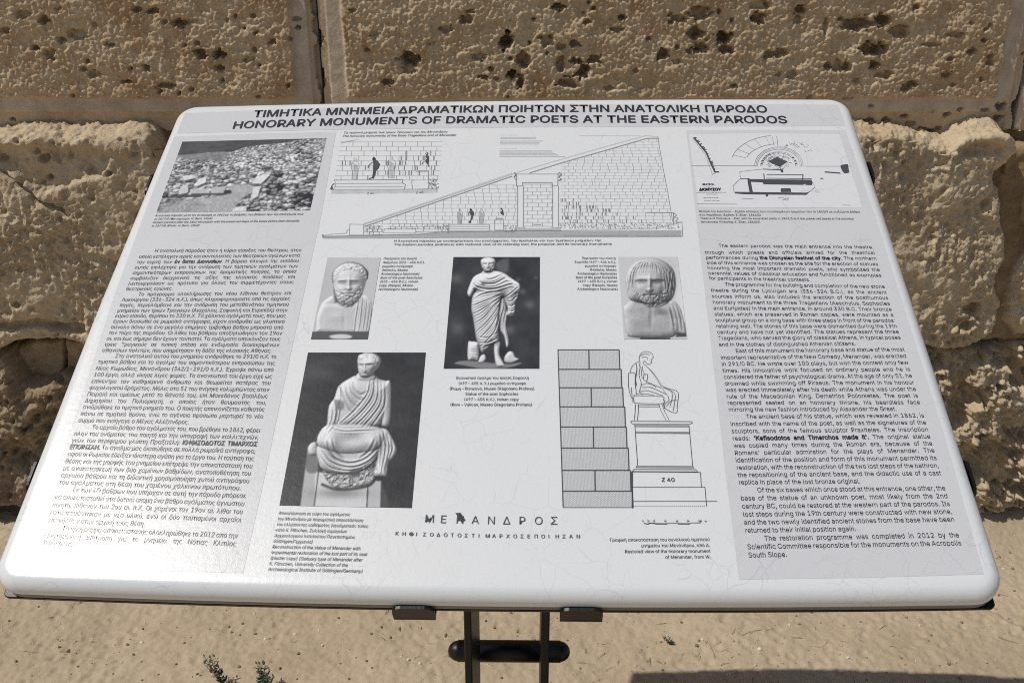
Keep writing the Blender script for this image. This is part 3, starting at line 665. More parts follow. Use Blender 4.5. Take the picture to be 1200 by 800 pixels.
def caption(lines, a0, a1, align, wide, ref, cap, slant=0., drop=0.0, weight=.004, scale=None):
    """a0 / a1: anchor pixel on the first and last baselines; wide: length in pixels of line number ref; drop: fall of a baseline per pixel"""
    pr = Print(); n = len(lines); nat = natural(lines[ref]); ka = wide/nat
    for i, s in enumerate(lines):
        f = i/max(1, n-1); x, y = a0[0]+(a1[0]-a0[0])*f, a0[1]+(a1[1]-a0[1])*f
        w_ = natural(s)*ka*(1 + (f-ref/max(1, n-1))*(.0016*(a1[1]-a0[1])))
        xa = {'l': x, 'r': x-w_, 'c': x-w_/2}[align]
        letter(pr, s, [(xa, y+(xa-x)*drop), (xa+w_, y+(xa+w_-x)*drop)], cap, slant=slant, weight=weight)
    return pr
CAPS = [
 (['Ανατολική πάροδος μετά την ανασκαφή το 1862 με τις βαθμίδες των βάθρων πριν την αποξήλωσή τους', 'το 1877/8 (Φωτογραφία: H. Beck, 1868)',
   'Eastern parodos after the 1862 excavation with the preserved steps of the bases before their dismantle', 'in 1877/8 (Photo: H. Beck, 1868)'],
  (181.4,254), (177.3,266), 'l', 174, 0, 2.55, .2, -.011),
 (['Τα τιμητικά μνημεία των τριών Τραγικών και του Μενάνδρου', 'The honorary monuments of the three Tragedians and of Menander'], (402,157), (400.7,161), 'l', 122, 0, 2.7, .2, -.010),
 (['Η Ανατολική πάροδος με αναπαράσταση του αναλήμματος, του προπύλου και των τιμητικών μνημείων της',
   'The Eastern parodos (entrance) with restored view of its retaining wall, the propylon and its honorary monuments'], (461,283.8), (461,288), 'l', 243.5, 0, 2.8, .15, -.003),
 (['Θέατρο του Διονύσου - Σχέδιο κάτοψης των ανασκαμμένων τμημάτων του το 1862/3 με σωζόμενα βάθρα', 'στις παρόδους (Σχέδιο: E. Ziller, 1862/3)',
   'Theatre of Dionysus - Plan with its excavated parts in 1862/3 and the preserved bases at the parodos', '(entrances) (Drawing: E. Ziller, 1862/3)'],
  (818.7,249), (821,261.3), 'l', 189, 0, 2.55, 0, .003),
 (['Πορτραίτο του ποιητή', 'Αισχύλου (525 – 456 π.Χ.),', 'ρωμαϊκό αντίγραφο', '(Νάπολη, Museo', 'Archeologico Nazionale)', 'Bust of the poet Aeschylus', '(525 – 456 B.C.), roman', 'copy (Neapel, Museo', 'Archeologico Nazionale)'],
  (449,304.4), (443,340.4), 'l', 46.6, 8, 3.1, .15, -.002),
 (['Πορτραίτο του ποιητή', 'Ευριπίδη (497 – 406 π.Χ.),', 'ρωμαϊκό αντίγραφο', '(Νάπολη, Museo', 'Archeologico Nazionale)', 'Bust of the poet Euripides', '(497 – 405 B.C.), roman', 'copy (Neapel, Museo', 'Archeologico Nazionale)'],
  (721.5,304), (724,340.2), 'r', 47.7, 8, 3.1, 0, .002),
 (['Εικονιστικό άγαλμα του ποιητή Σοφοκλή', '(497 – 405 π. Χ.) ρωμαϊκό αντίγραφο', '(Ρώμη – Βατικανό, Museo Gregoriano Profano)', 'Statue of the poet Sophocles', '(497 – 405 π.Χ.), roman copy', '(Rom – Vatican, Museo Gregoriano Profano)'],
  (577,444.4), (575.3,475.7), 'c', 99.8, 2, 3.8, 0, 0),
 (['Αποκατάσταση σε γύψο του αγάλματος', 'του Μενάνδρου με πειραματική αποκατάσταση', 'του ελλείποντος καθίσματος (αγαλματικός τύπος', 'κατά K. Fittschen, Συλλογή εκμαγείων', 'Αρχαιολογικού Ινστιτούτου Πανεπιστημίου',
   'Göttingen/Γερμανία)', 'Reconstruction of the statue of Menander with', 'experimental restoration of the lost part of its seat', '(plaster copy) (Statuary type of Menander after', 'K. Fittschen, University Collection of the', 'Archaeological Institute of Göttingen/Germany)'],
  (326,602.5), (313.7,668.4), 'l', 111, 10, 4.4, .12, .022),
 (['Γραφική αποκατάσταση του συνολικού τιμητικού', 'μνημείου του Μενάνδρου, από Δ.', 'Restored view of the honorary monument', 'of Menander, from W.'],
  (831.6,633.5), (833,654), 'r', 117.3, 0, 4.4, 0, -.006)]
for ln, a0, a1, al, wd, ref, cpx, sl, dr in CAPS:
    caption(ln, a0, a1, al, wd, ref, capm((a0[0]+a1[0])/2, (a0[1]+a1[1])/2, cpx*.86), sl, dr).build('caption_text', M['soft_ink'], board)
pr = Print(); letter(pr, 'ΜΕΝΑΝΔΡΟΣ', [(497,612),(575,614),(654,614.5)], capm(570, 613, 9), res=4, weight=.0, spread=True)
letter(pr, 'ΚΗΦΙΣΟΔΟΤΟΣΤΙΜΑΡΧΟΣΕΠΟΙΗΣΑΝ', [(462.8,627),(570,629.8),(680,630.5)], capm(570, 629, 4.3), res=3, weight=.02, spread=True)
pr.build('inscription_text', M['soft_ink'], board)
pr = Print(); letter(pr, '*ΘΕΑΤΡΟΝ*', [(823,217.5),(837,217.5)], capm(830, 217, 1.9)); letter(pr, 'ΤΟΥ', [(829,220.4),(833,220.4)], capm(830, 220, 1.3))
letter(pr, '*ΔΙΟΝΥΣΟΥ*', [(819.5,224),(845,223.8)], capm(830, 224, 3.0), bold=.07); letter(pr, 'Z 40', [(775,564.3),(791,564.3)], capm(780, 564, 4.6), res=4, weight=.02)
letter(pr, 'Z 41', [(430,228),(438,227.7)], capm(433, 228, 2)); letter(pr, 'Z 40', [(487,227),(496,226.8)], capm(492, 227, 2))
for s_, x_ in (('0', 752.6), ('10', 758.3), ('20', 765), ('40', 778.3), ('60', 792), ('80', 805), ('100', 818), ('cm', 825.5)):
    letter(pr, s_, [(x_, 611.3), (x_+(1.4 if len(s_) == 1 else 2.6 if len(s_) == 2 else 4.4), 611.3)], capm(790, 611, 2.0), weight=.05)
tag(pr.build('small_lettering', M['ink'], board), kind='stuff')
bpy.data.objects.remove(_fo)

# ------------------------------------------------------------------ print: line drawings
class Draw(Print):
    def __init__(s, x0, y0, k, nz=.0008): super().__init__(); s.c = (x0, y0, k); s.nz = nz
    def P(s, p): return uv(s.c[0]+p[0]/s.c[2], s.c[1]+p[1]/s.c[2])
    def line(s, pts, w=.5, close=False):   # w: width in photo pixels at the board's middle (1 px = 1.2 mm)
        U = np.array([s.P(p) for p in pts]); h = w*.00050
        if close: U = np.vstack([U, U[:1]])
        for a, b in zip(U[:-1], U[1:]):
            e = b-a; L = np.hypot(*e)
            if L < 1e-6: continue
            e = e/L; q = np.array([-e[1], e[0]])*h; a2 = a-e*h*.5; b2 = b+e*h*.5
            R_ = np.array([a2-q, b2-q, b2+q, a2+q]); s.add(board3(R_[:, 0], R_[:, 1], s.nz), [[0, 1, 2, 3]]); s.nz += 2e-8
    def curve(s, pts, w=.5, n=6, close=False): s.line(cr(pts, n, close), w)
    def poly(s, pts):
        U = np.array([s.P(p) for p in pts])
        tri = tessellate_polygon([[Vector((p[0], p[1], 0)) for p in U]]); V = board3(U[:, 0], U[:, 1], s.nz); s.nz += 4e-6
        s.add(V, [(a, b, c, c) for a, b, c in tri]) if False else s.tris(V, tri)
    def tris(s, V, tri):
        for a, b, c in tri:
            m = (V[a]+V[b])/2; s.add(np.array([V[a], m, V[b], V[c]]), [[0, 1, 2, 3]])
def cr(pts, n=6, close=False):
    P = [np.array(p, float) for p in pts]
    if close: P = [P[-1]]+P+[P[0], P[1]]
    else: P = [2*P[0]-P[1]]+P+[2*P[-1]-P[-2]]
    out = []
    for i in range(1, len(P)-2):
        a, b, c, d = P[i-1:i+3]
        for t_ in np.arange(n)/n: out.append(.5*((2*b)+(c-a)*t_+(2*a-5*b+4*c-d)*t_**2+(3*b-a-3*c+d)*t_**3))
    out.append(P[-2]); return out
def bricks(dr, x0f, x1f, ys, bl, w, keep=lambda x, y: True, wv=None, seed=1):
    rg = np.random.default_rng(seed)
    for r, (ya, yb) in enumerate(zip(ys[:-1], ys[1:])):
        ym = (ya+yb)/2; xa, xb = x0f(ya), x1f(ya)
        if xb-xa > 3: dr.line([(xa, ya), (xb, ya)], w)
        x = x0f(ym) + (bl/2 if r % 2 else bl*.95) + rg.uniform(-2, 2)
        while x < x1f(ym)-2:
            if keep(x, ym): dr.line([(x, ya), (x-.04*(yb-ya), yb)], wv or w)
            x += bl*rg.uniform(.85, 1.15)
    dr.line([(x0f(ys[-1]), ys[-1]), (x1f(ys[-1]), ys[-1])], w)
def figure(dr, cx, top, h, w=.4, lean=0):     # small draped standing figure in outline
    f = lambda a, b: (cx+a*h+lean*(1-b)*h, top+b*h)
    dr.curve([f(-.05, .03), f(.0, .0), f(.05, .03), f(.05, .10), f(0, .14), f(-.05, .1)], w, 3, True)
    dr.curve([f(-.03, .15), f(-.14, .22), f(-.17, .45), f(-.12, .7), f(-.16, .98)], w, 3)
    dr.curve([f(.04, .15), f(.14, .2), f(.19, .42), f(.13, .68), f(.12, .98)], w, 3)
    for k in range(5): dr.curve([f(-.1+k*.05, .2+.03*k), f(-.1+k*.055, .5), f(-.12+k*.055, .97)], w*.8, 3)
    dr.line([f(-.16, .98), f(.12, .98)], w)
# (a) long elevation of the retaining wall
d1 = Draw(370, 145, 5.217); d2 = Draw(580, 145, 5.217, .0009); dp = Draw(580, 145, 5.217, .00085); dk = Draw(370, 145, 5.217, .0010)
d1.line([(295,617),(500,548),(800,446),(1096,346),(1200,310)], .6); d1.line([(297,629),(500,560),(800,458),(1096,358),(1200,322)], 1.1); d1.line([(292,612),(500,541),(1200,303)], .4)
d2.line([(104,310),(300,250),(600,163),(920,75),(1000,82)], .5); d2.line([(210,303),(400,243),(700,158),(925,92),(1002,90)], 1.1)
d2.line([(995,88),(1025,265),(1055,420),(1085,600)], .6); dp.line([(515,75),(890,76)], .5)
yt = lambda x: 600-(x-0)*0    # not used by the courses below
def xs_slope(y): return np.interp(y, [75, 163, 250, 303], [920, 600, 300, 104])
ys = [95,113,131,149,167,186,205,224,243,262,281,300,319,338,358,378,398,418,438,459,480,501,522,544,566,588,606]
bricks(d2, lambda y: max(400, xs_slope(y-14)+26), lambda y: np.interp(y, [90, 265, 420, 600], [996, 1025, 1055, 1080]), ys, 52, .32, seed=2)
bricks(d2, lambda y: 172, lambda y: 352, [372,394,416,438,462,486,510,534,558,582,606,628], 58, .4, seed=3)
dl = lambda y: np.interp(y, [346, 446, 548, 617], [1118, 822, 520, 318])
bricks(d1, lambda y: dl(y)+20, lambda y: 1228, [376,400,424,447,470,494,518,542,566,590,612], 48, .32, seed=4)
rg = np.random.default_rng(5)
for k in range(150):       # surviving ancient stones, drawn darker
    x_ = rg.uniform(402, 900); y_ = [459,480,501,522,544,566,588][rg.integers(0, 7)]
    if (x_-400)/500 < (y_-430)/150: d2.line([(x_, y_), (x_+rg.uniform(-1, 1), y_+18)], rg.uniform(.5, 1.1))
for k in range(420):
    x_ = rg.uniform(395, 1130); y_ = rg.uniform(604, 642); a_ = rg.uniform(0, 3.1); l_ = rg.uniform(2, 8); d2.line([(x_, y_), (x_+l_*math.cos(a_), y_+l_*math.sin(a_)*.7)], rg.uniform(.3, .9))
d2.line([(925,545),(1090,545),(1092,620)], .9); d2.curve([(1092,548),(1108,560),(1096,575),(1118,580),(1104,600),(1135,606)], .7)
# propylon
d2.line([(120,302),(130,310),(130,382),(172,382)], .8); d2.line([(385,300),(383,380),(350,380)], .8); d2.line([(125,309),(395,309)], .7); d2.line([(168,362),(350,362)], 1.0)
for a_, b_ in ((138, 172), (352, 388)):
    d2.line([(a_,382),(a_,632)], .6); d2.line([(b_,382),(b_,632)], .6); d2.line([(a_-10,636),(b_+12,636)], .6)
d2.line([(168,362),(170,384)], .9); d2.line([(348,362),(350,384)], .9); d2.line([(118,643),(402,643)], .6); d2.line([(118,652),(402,652)], .7); d2.line([(234,618),(280,618)], .9)
d2.curve([(118,300),(124,318),(116,330),(128,345)], 1.1); d2.curve([(392,300),(406,312),(392,326),(404,342),(388,350)], 1.3)
# structures at the foot of the slope
d1.line([(208,615),(292,617),(292,680),(205,680)], .5, True); d1.line([(42,684),(100,676),(188,670),(192,650),(205,648)], .6); d1.line([(42,680),(42,690)], 2)
bricks(d1, lambda y: 296+rg.uniform(0, 6), lambda y: 410, [628,645,662,680], 30, .6, seed=6); bricks(d1, lambda y: 440, lambda y: 820, [612,630,645], 34, .5, seed=8)
d1.line([(412,668),(420,644),(610,640),(612,668)], .5, True); d1.line([(655,660),(668,622),(742,622),(748,660)], .5, True); d1.line([(608,662),(655,664)], .8)
for yy in (618, 630, 643, 655): d1.line([(815,yy),(1062,yy)], .5)
d1.line([(815,618),(810,657)], .6); d1.line([(1062,618),(1064,657)], .6); d1.line([(1095,585),(1145,585),(1148,650),(1092,650)], .5, True); d1.line([(1100,580),(1145,580)], .7)
for k in range(140):
    x_ = rg.choice([rg.uniform(300, 405), rg.uniform(748, 810), rg.uniform(1150, 1225)]); y_ = rg.uniform(620, 664); d1.line([(x_, y_), (x_+rg.uniform(-7, 7), y_+rg.uniform(-4, 4))], rg.uniform(.4, 1.1))
figure(d1, 880, 522, 92, .4); figure(d1, 1012, 520, 92, .4)
for k in range(9): dk.curve([(944+k*.8,530),(958-k*2,550),(950+k,575),(946-k*1.5,606)], .8, 3)
dk.curve([(946,522),(950,526),(946,532),(943,526)], 1.6, 3); dk.line([(945,535),(932,548),(936,566)], .8); dk.poly([(946,532),(962,535),(968,552),(958,570),(946,560)])
for k in range(6): dk.curve([(1132,515+k*2),(1142,530),(1130+k*3,548),(1146,560)], .8, 3)
# ground band: fine upright hatching
band = Draw(370, 145, 5.217, .0008); topb = lambda x: np.interp(x, [42, 200, 640, 760, 1200, 2300], [688, 686, 676, 662, 656, 652])
for x_ in np.arange(44, 2235, 4.1): band.line([(x_, topb(x_)), (x_-1.5, np.interp(x_, [42, 2235], [702, 692]))], .26)
band.line([(42,702),(1000,697),(2238,692)], .4); d1.line([(42,690),(200,686),(640,676),(760,662),(1200,656),(1220,655)], .8)
d2.line([(0,655),(120,654),(400,654),(1000,640),(1142,600),(1146,690)], .5)
# (b) enlarged view of the monuments, upper left
d3 = Draw(370, 145, 5.217, .0008)
bricks(d3, lambda y: np.interp(y, [95, 345], [156, 110]), lambda y: np.interp(y, [95, 345], [778, 748]), [112,140,168,198,228,258,288,318,345], 82, .42, seed=12)
for yy, xa, xb in ((346,112,532),(368,122,530),(388,118,534),(404,106,745)): d3.line([(xa,yy),(xb,yy-3)], .65)
d3.line([(112,346),(122,368),(118,388),(106,404)], .5); d3.line([(532,343),(530,365),(548,372),(540,402)], .7); d3.curve([(92,404),(100,380),(112,366)], 1.2); dk.poly([(88,402),(100,376),(104,404)])
d3.line([(610,296),(626,290),(688,290),(690,400),(590,402)], .6); d3.line([(620,296),(684,296)], .6); d3.line([(600,345),(586,352),(590,400)], .6)
for k in range(60): x_ = rg.uniform(690, 748); y_ = rg.uniform(338, 400); d3.line([(x_, y_), (x_+rg.uniform(-12, 12), y_+rg.uniform(-6, 6))], rg.uniform(.4, 1.2))
for x_ in np.arange(100, 744, 6.5): d3.line([(x_, 408-.006*x_), (x_-3, 432-.01*x_)], .30)
for k in range(26): x_ = rg.uniform(490, 745); y_ = [168,198,228,258,288][rg.integers(0, 5)]; d3.line([(x_, y_), (x_-1, y_+26)], rg.uniform(.8, 1.5))
for k in range(12): x_ = rg.uniform(130, 480); y_ = [228,258,288,318][rg.integers(0, 4)]; d3.line([(x_, y_), (x_-1, y_+26)], rg.uniform(.8, 1.4))
figure(d3, 240, 212, 130, .45); figure(d3, 462, 200, 136, .45)
dk.curve([(355,210),(362,216),(358,226),(350,222)], 2.2, 3, True); dk.poly([(352,228),(376,226),(392,248),(384,272),(366,290),(352,268)])
for k in range(7): dk.curve([(356+k*2,270),(352+k*2,300),(346-k+k*2,336)], .9, 3)
dk.curve([(352,236),(330,250),(318,272)], 1.0, 3); dk.curve([(352,330),(338,334),(326,342)], 1.4, 3)
for k in range(9): dk.curve([(676,192+k*2),(690,206+k*3),(672+k*2,232),(694-k,262)], .9, 3)
dk.curve([(676,176),(684,182),(680,192),(672,186)], 1.3, 3); dk.curve([(674,232),(656,238),(650,250)], .9, 3); d3.line([(150,122),(265,96)], .5); d3.line([(152,116),(240,102)], .5)
# (c) typed notes too small to read
nt = Draw(580, 145, 5.217, .0008); rg = np.random.default_rng(9)
for y_, xe, dn in ((72,140,.35),(86,250,.85),(94,248,.85),(108,292,.6),(117,270,.6),(126,268,.6),(154,138,.45),(168,348,.9),(176,352,.9),(185,372,.9),(193,390,.9),(202,430,.9)):
    x_ = 34-(y_-72)*.05
    while x_ < xe:
        l_ = rg.uniform(2, 9) if dn > .5 else 2.2
        nt.line([(x_, y_), (min(xe, x_+l_), y_)], .62); x_ += l_+(2.4 if dn > .5 else 7)
for y_, xa, xb in ((684,420,810),(688,865,1140)):
    x_ = xa
    while x_ < xb: l_ = rg.uniform(3, 9); nt.line([(x_, y_), (x_+l_, y_)], .6); x_ += l_+4
# (d) theatre plan
d4 = Draw(800, 150, 6.0, .0009); p4 = Draw(800, 150, 6.0, .00085)
def arc(cx, cy, rx, ry, a0, a1, n=26): return [(cx+rx*math.cos(math.radians(a)), cy-ry*math.sin(math.radians(a))) for a in np.linspace(a0, a1, n)]
for rx, ry, w_ in ((170,132,.5),(160,124,.4),(150,115,.5),(128,98,.4),(118,90,.5)): p4.line(arc(675, 268, rx, ry, -2, 182), w_*1.1)
p4.line(arc(665, 250, 325, 195, 98, 168), .6); p4.line(arc(672, 255, 235, 140, 96, 160), .6); p4.line([(660,62),(668,128)], .7); p4.line([(630,66),(640,126)], .6)
for a_ in (105,120,135,150,163): p4.line([arc(665,250,325,195,a_,a_,1)[0], arc(672,255,235,140,a_,a_,1)[0]], .5)
for k in range(26): a_ = rg.uniform(25, 85); r_ = rg.uniform(.0, 1); c_ = arc(680,250,190+r_*90,120+r_*65,a_,a_,1)[0]; p4.line([c_, (c_[0]+rg.uniform(-22,22), c_[1]+rg.uniform(-14,14))], .55)
d4.line([(78,72),(130,135),(168,180),(192,240),(225,310),(252,312)], 2.6); p4.line([(66,72),(118,142),(158,190),(180,250),(208,330),(235,316)], .6)
for k in range(26):
    f_ = rg.uniform(0, 1); x_ = np.interp(f_, [0,.3,.5,.75,1], [78,130,168,192,225]); y_ = np.interp(f_, [0,.3,.5,.75,1], [72,135,180,240,310]); d4.line([(x_, y_), (x_+rg.uniform(6,18), y_-rg.uniform(0,8))], rg.uniform(.8, 1.8))
d4.poly([(600,238),(662,206),(735,240),(680,276)])
for k in range(150):
    a_ = rg.uniform(0, 360); r_ = rg.uniform(.2, 1)**.7; c_ = (668+r_*105*math.cos(math.radians(a_)), 232+r_*62*math.sin(math.radians(a_))); p4.line([c_, (c_[0]+rg.uniform(-14,14), c_[1]+rg.uniform(-8,8))], .55)
for a_ in (172,160,148,136,124,20,35,8):
    c_ = arc(675, 268, 122, 96, a_, a_, 1)[0]; d4.line([(c_[0]-6, c_[1]), (c_[0]+6, c_[1]-3)], 1.5)
d4.poly([(455,362),(905,368),(912,388),(905,404),(862,402),(862,392),(845,402),(568,398),(560,384),(478,380),(492,452),(470,456),(456,384)])
d4.poly([(365,452),(868,458),(892,450),(868,472),(600,470),(596,484),(584,484),(582,470),(440,468),(365,462)]); d4.poly([(690,428),(756,426),(762,452),(688,452)])
for a_, b_, w_ in (((565,292),(700,298),1.4),((590,330),(846,332),.9),((586,356),(905,360),.9),((570,325),(572,362),1.3),((845,330),(842,366),1.2),((405,360),(468,358),1.0),((1000,312),(1105,320),2.2),((1110,268),(1160,262),1.2)): d4.line([a_, b_], w_)
d4.poly([(1108,275),(1122,262),(1160,258),(1170,316),(1135,322),(1118,300)]); d4.poly([(682,288),(704,296),(706,316),(690,312)]); d4.line([(968,358),(985,358)], 1.6)
for a_ in ([(400,310),(560,292)],[(400,310),(405,356)],[(360,456),(352,410),(400,362)],[(905,372),(930,420),(865,470)],[(60,268),(520,268)],[(860,272),(1180,272)],[(100,536),(380,538)],[(415,498),(495,500)],[(1125,544),(1180,546)],[(930,440),(945,460)],[(940,432),(962,456)]): p4.line(a_, .6)
p4.curve([(670,495),(700,490),(720,500),(740,494),(735,510),(700,505)], .6)
for y_, xa, xb in ((456,98,295),(468,165,230),(492,145,245),(512,150,250)):
    x_ = xa
    while x_ < xb: l_ = rg.uniform(6, 18); p4.line([(x_, y_+rg.uniform(-1,1)), (x_+l_, y_+rg.uniform(-1,1))], .8); x_ += l_+5
# (e) section of the retaining wall with hatching, and the monument beside it
d5 = Draw(640, 400, 3.81, .0009); h5 = Draw(640, 400, 3.81, .0008)
ys5 = [38,125,207,292,382,476,575,668,740]
le = lambda y: np.interp(y, [38, 740], [52, 75]); re_ = [325,334,341,350,357,366,375,384]
for i in range(8):
    ya, yb = ys5[i], ys5[i+1]; xa, xa2, xb, xb2 = le(ya), le(yb), re_[i], re_[i]+3
    d5.line([(xa, ya), (xb, ya)], 1.0)
    d5.line([(xb, ya), (xb2, yb)], 1.1); d5.line([(xa, ya), (xa2, yb)], .9)
    if i % 2 == 0: xm = [190, 0, 200, 0, 210, 0, 217][i]; d5.line([(xm, ya), (xm+1, yb)], 1.1)
    c_ = -(yb-ya)*1.35
    while c_ < (xb-xa):          # 45 degree hatching clipped to the block
        p = xa+c_; q = p+(yb-ya)*1.35; tx0 = max(p, xa); tx1 = min(q, xb)
        if tx1 > tx0+1: h5.line([(tx0, yb-(tx0-p)/1.35), (tx1, yb-(tx1-p)/1.35)], .36)
        c_ += 12.5
d5.line([(75,741),(384,741)], .5); d5.line([(384,580),(384,744)], 1.2)
for L in ([(378,356),(650,358),(652,364),(640,370),(384,368),(378,362),(378,356)],[(392,374),(637,376)],[(395,380),(637,382)],[(398,404),(638,406)],[(400,409),(639,411)],[(395,374),(408,556)],[(637,376),(653,556)],
          [(404,556),(655,558),(658,564),(400,562),(404,556)],[(392,570),(668,572),(676,582),(386,580),(392,570)],[(380,583),(688,584),(692,650),(380,650)],[(380,650),(708,650),(715,735)],[(380,583),(384,740)],[(385,713),(762,713)]):
    d5.line(L, .62)
for x_ in np.arange(388, 712, 9): d5.line([(x_, 735), (x_+5, 735)], .5)
for L in ([(366,142),(394,142),(397,175),(402,238)],[(366,142),(368,210),(380,250),(396,272)],[(392,240),(408,243),(516,246),(522,262),(518,278),(396,275),(390,258),(392,240)],[(398,280),(396,320),(392,352)],[(411,280),(410,320),(406,353)],
          [(502,280),(512,310),(535,354)],[(516,280),(528,312),(549,354)],[(414,284),(505,285)],[(414,292),(506,293)],[(380,206),(384,256),(392,262)],
          [(414,82),(418,62),(434,48),(456,47),(474,58),(476,74),(468,84),(469,96),(460,103),(448,98),(440,88),(432,96)],[(414,82),(418,96),(414,112)],[(420,66),(440,56),(462,60)],[(426,72),(446,70),(452,80)],
          [(412,90),(388,106),(376,128),(374,142)],[(432,98),(452,116),(478,142),(500,172),(520,200),(550,212),(582,222),(590,240),(584,290),(582,318),(556,314),(524,296)],
          [(440,104),(470,136),(494,170),(514,204),(536,236)],[(402,100),(404,140),(396,180),(402,230)],[(420,110),(414,150),(424,190),(416,226),(430,238)],[(430,112),(424,148),(440,176),(470,190),(490,206)],
          [(424,196),(450,188),(484,196),(512,208)],[(416,226),(450,220),(490,232),(520,242)],[(430,206),(460,204),(500,220),(540,240),(548,262)],[(520,206),(556,222),(562,250),(552,290)],[(540,214),(574,234),(572,276),(566,310)],
          [(548,262),(528,284),(532,300),(552,312)],[(530,262),(522,284),(530,298)],[(586,262),(556,266),(536,290)],[(438,150),(450,146),(452,166),(446,180)],[(404,236),(440,234),(480,240)],[(424,120),(436,140),(432,170)],[(406,118),(398,160),(404,200)]):
    d5.curve(L, .55, 4)
for pts in ([(754,612.8),(758,614.2),(765,612.6)],): pass
sb = Draw(690, 600, 7.06, .0009)
sb.line([(455,92),(490,98),(500,90),(545,92)], .8); sb.line([(545,95),(640,96)], 1.0); sb.line([(640,92),(735,89)], .6); sb.line([(735,95),(832,96)], 1.0); sb.line([(832,90),(925,87)], .6)
sb.c = (440, 590, 4.615)
sb.poly([(432,52),(460,50),(486,88),(470,100),(455,88),(446,98),(448,72)]); sb.poly([(268,98),(276,70),(290,84),(300,72),(298,92),(284,96)])
for o_, nm, mt in ((d1,'elevation_drawing','line_ink'),(d2,'elevation_drawing','line_ink'),(dp,'dimension_line','pale_ink'),(dk,'bronze_figures','soft_ink'),(band,'ground_hatching','hatch_ink'),(d3,'monuments_drawing','line_ink'),
                   (nt,'typed_notes','line_ink'),(d4,'theatre_plan','soft_ink'),(p4,'theatre_plan','line_ink'),(d5,'monument_drawing','soft_ink'),(h5,'section_hatching','hatch_ink'),(sb,'scale_bar','ink')):
    tag(o_.build(nm, M[mt], board), kind='stuff')

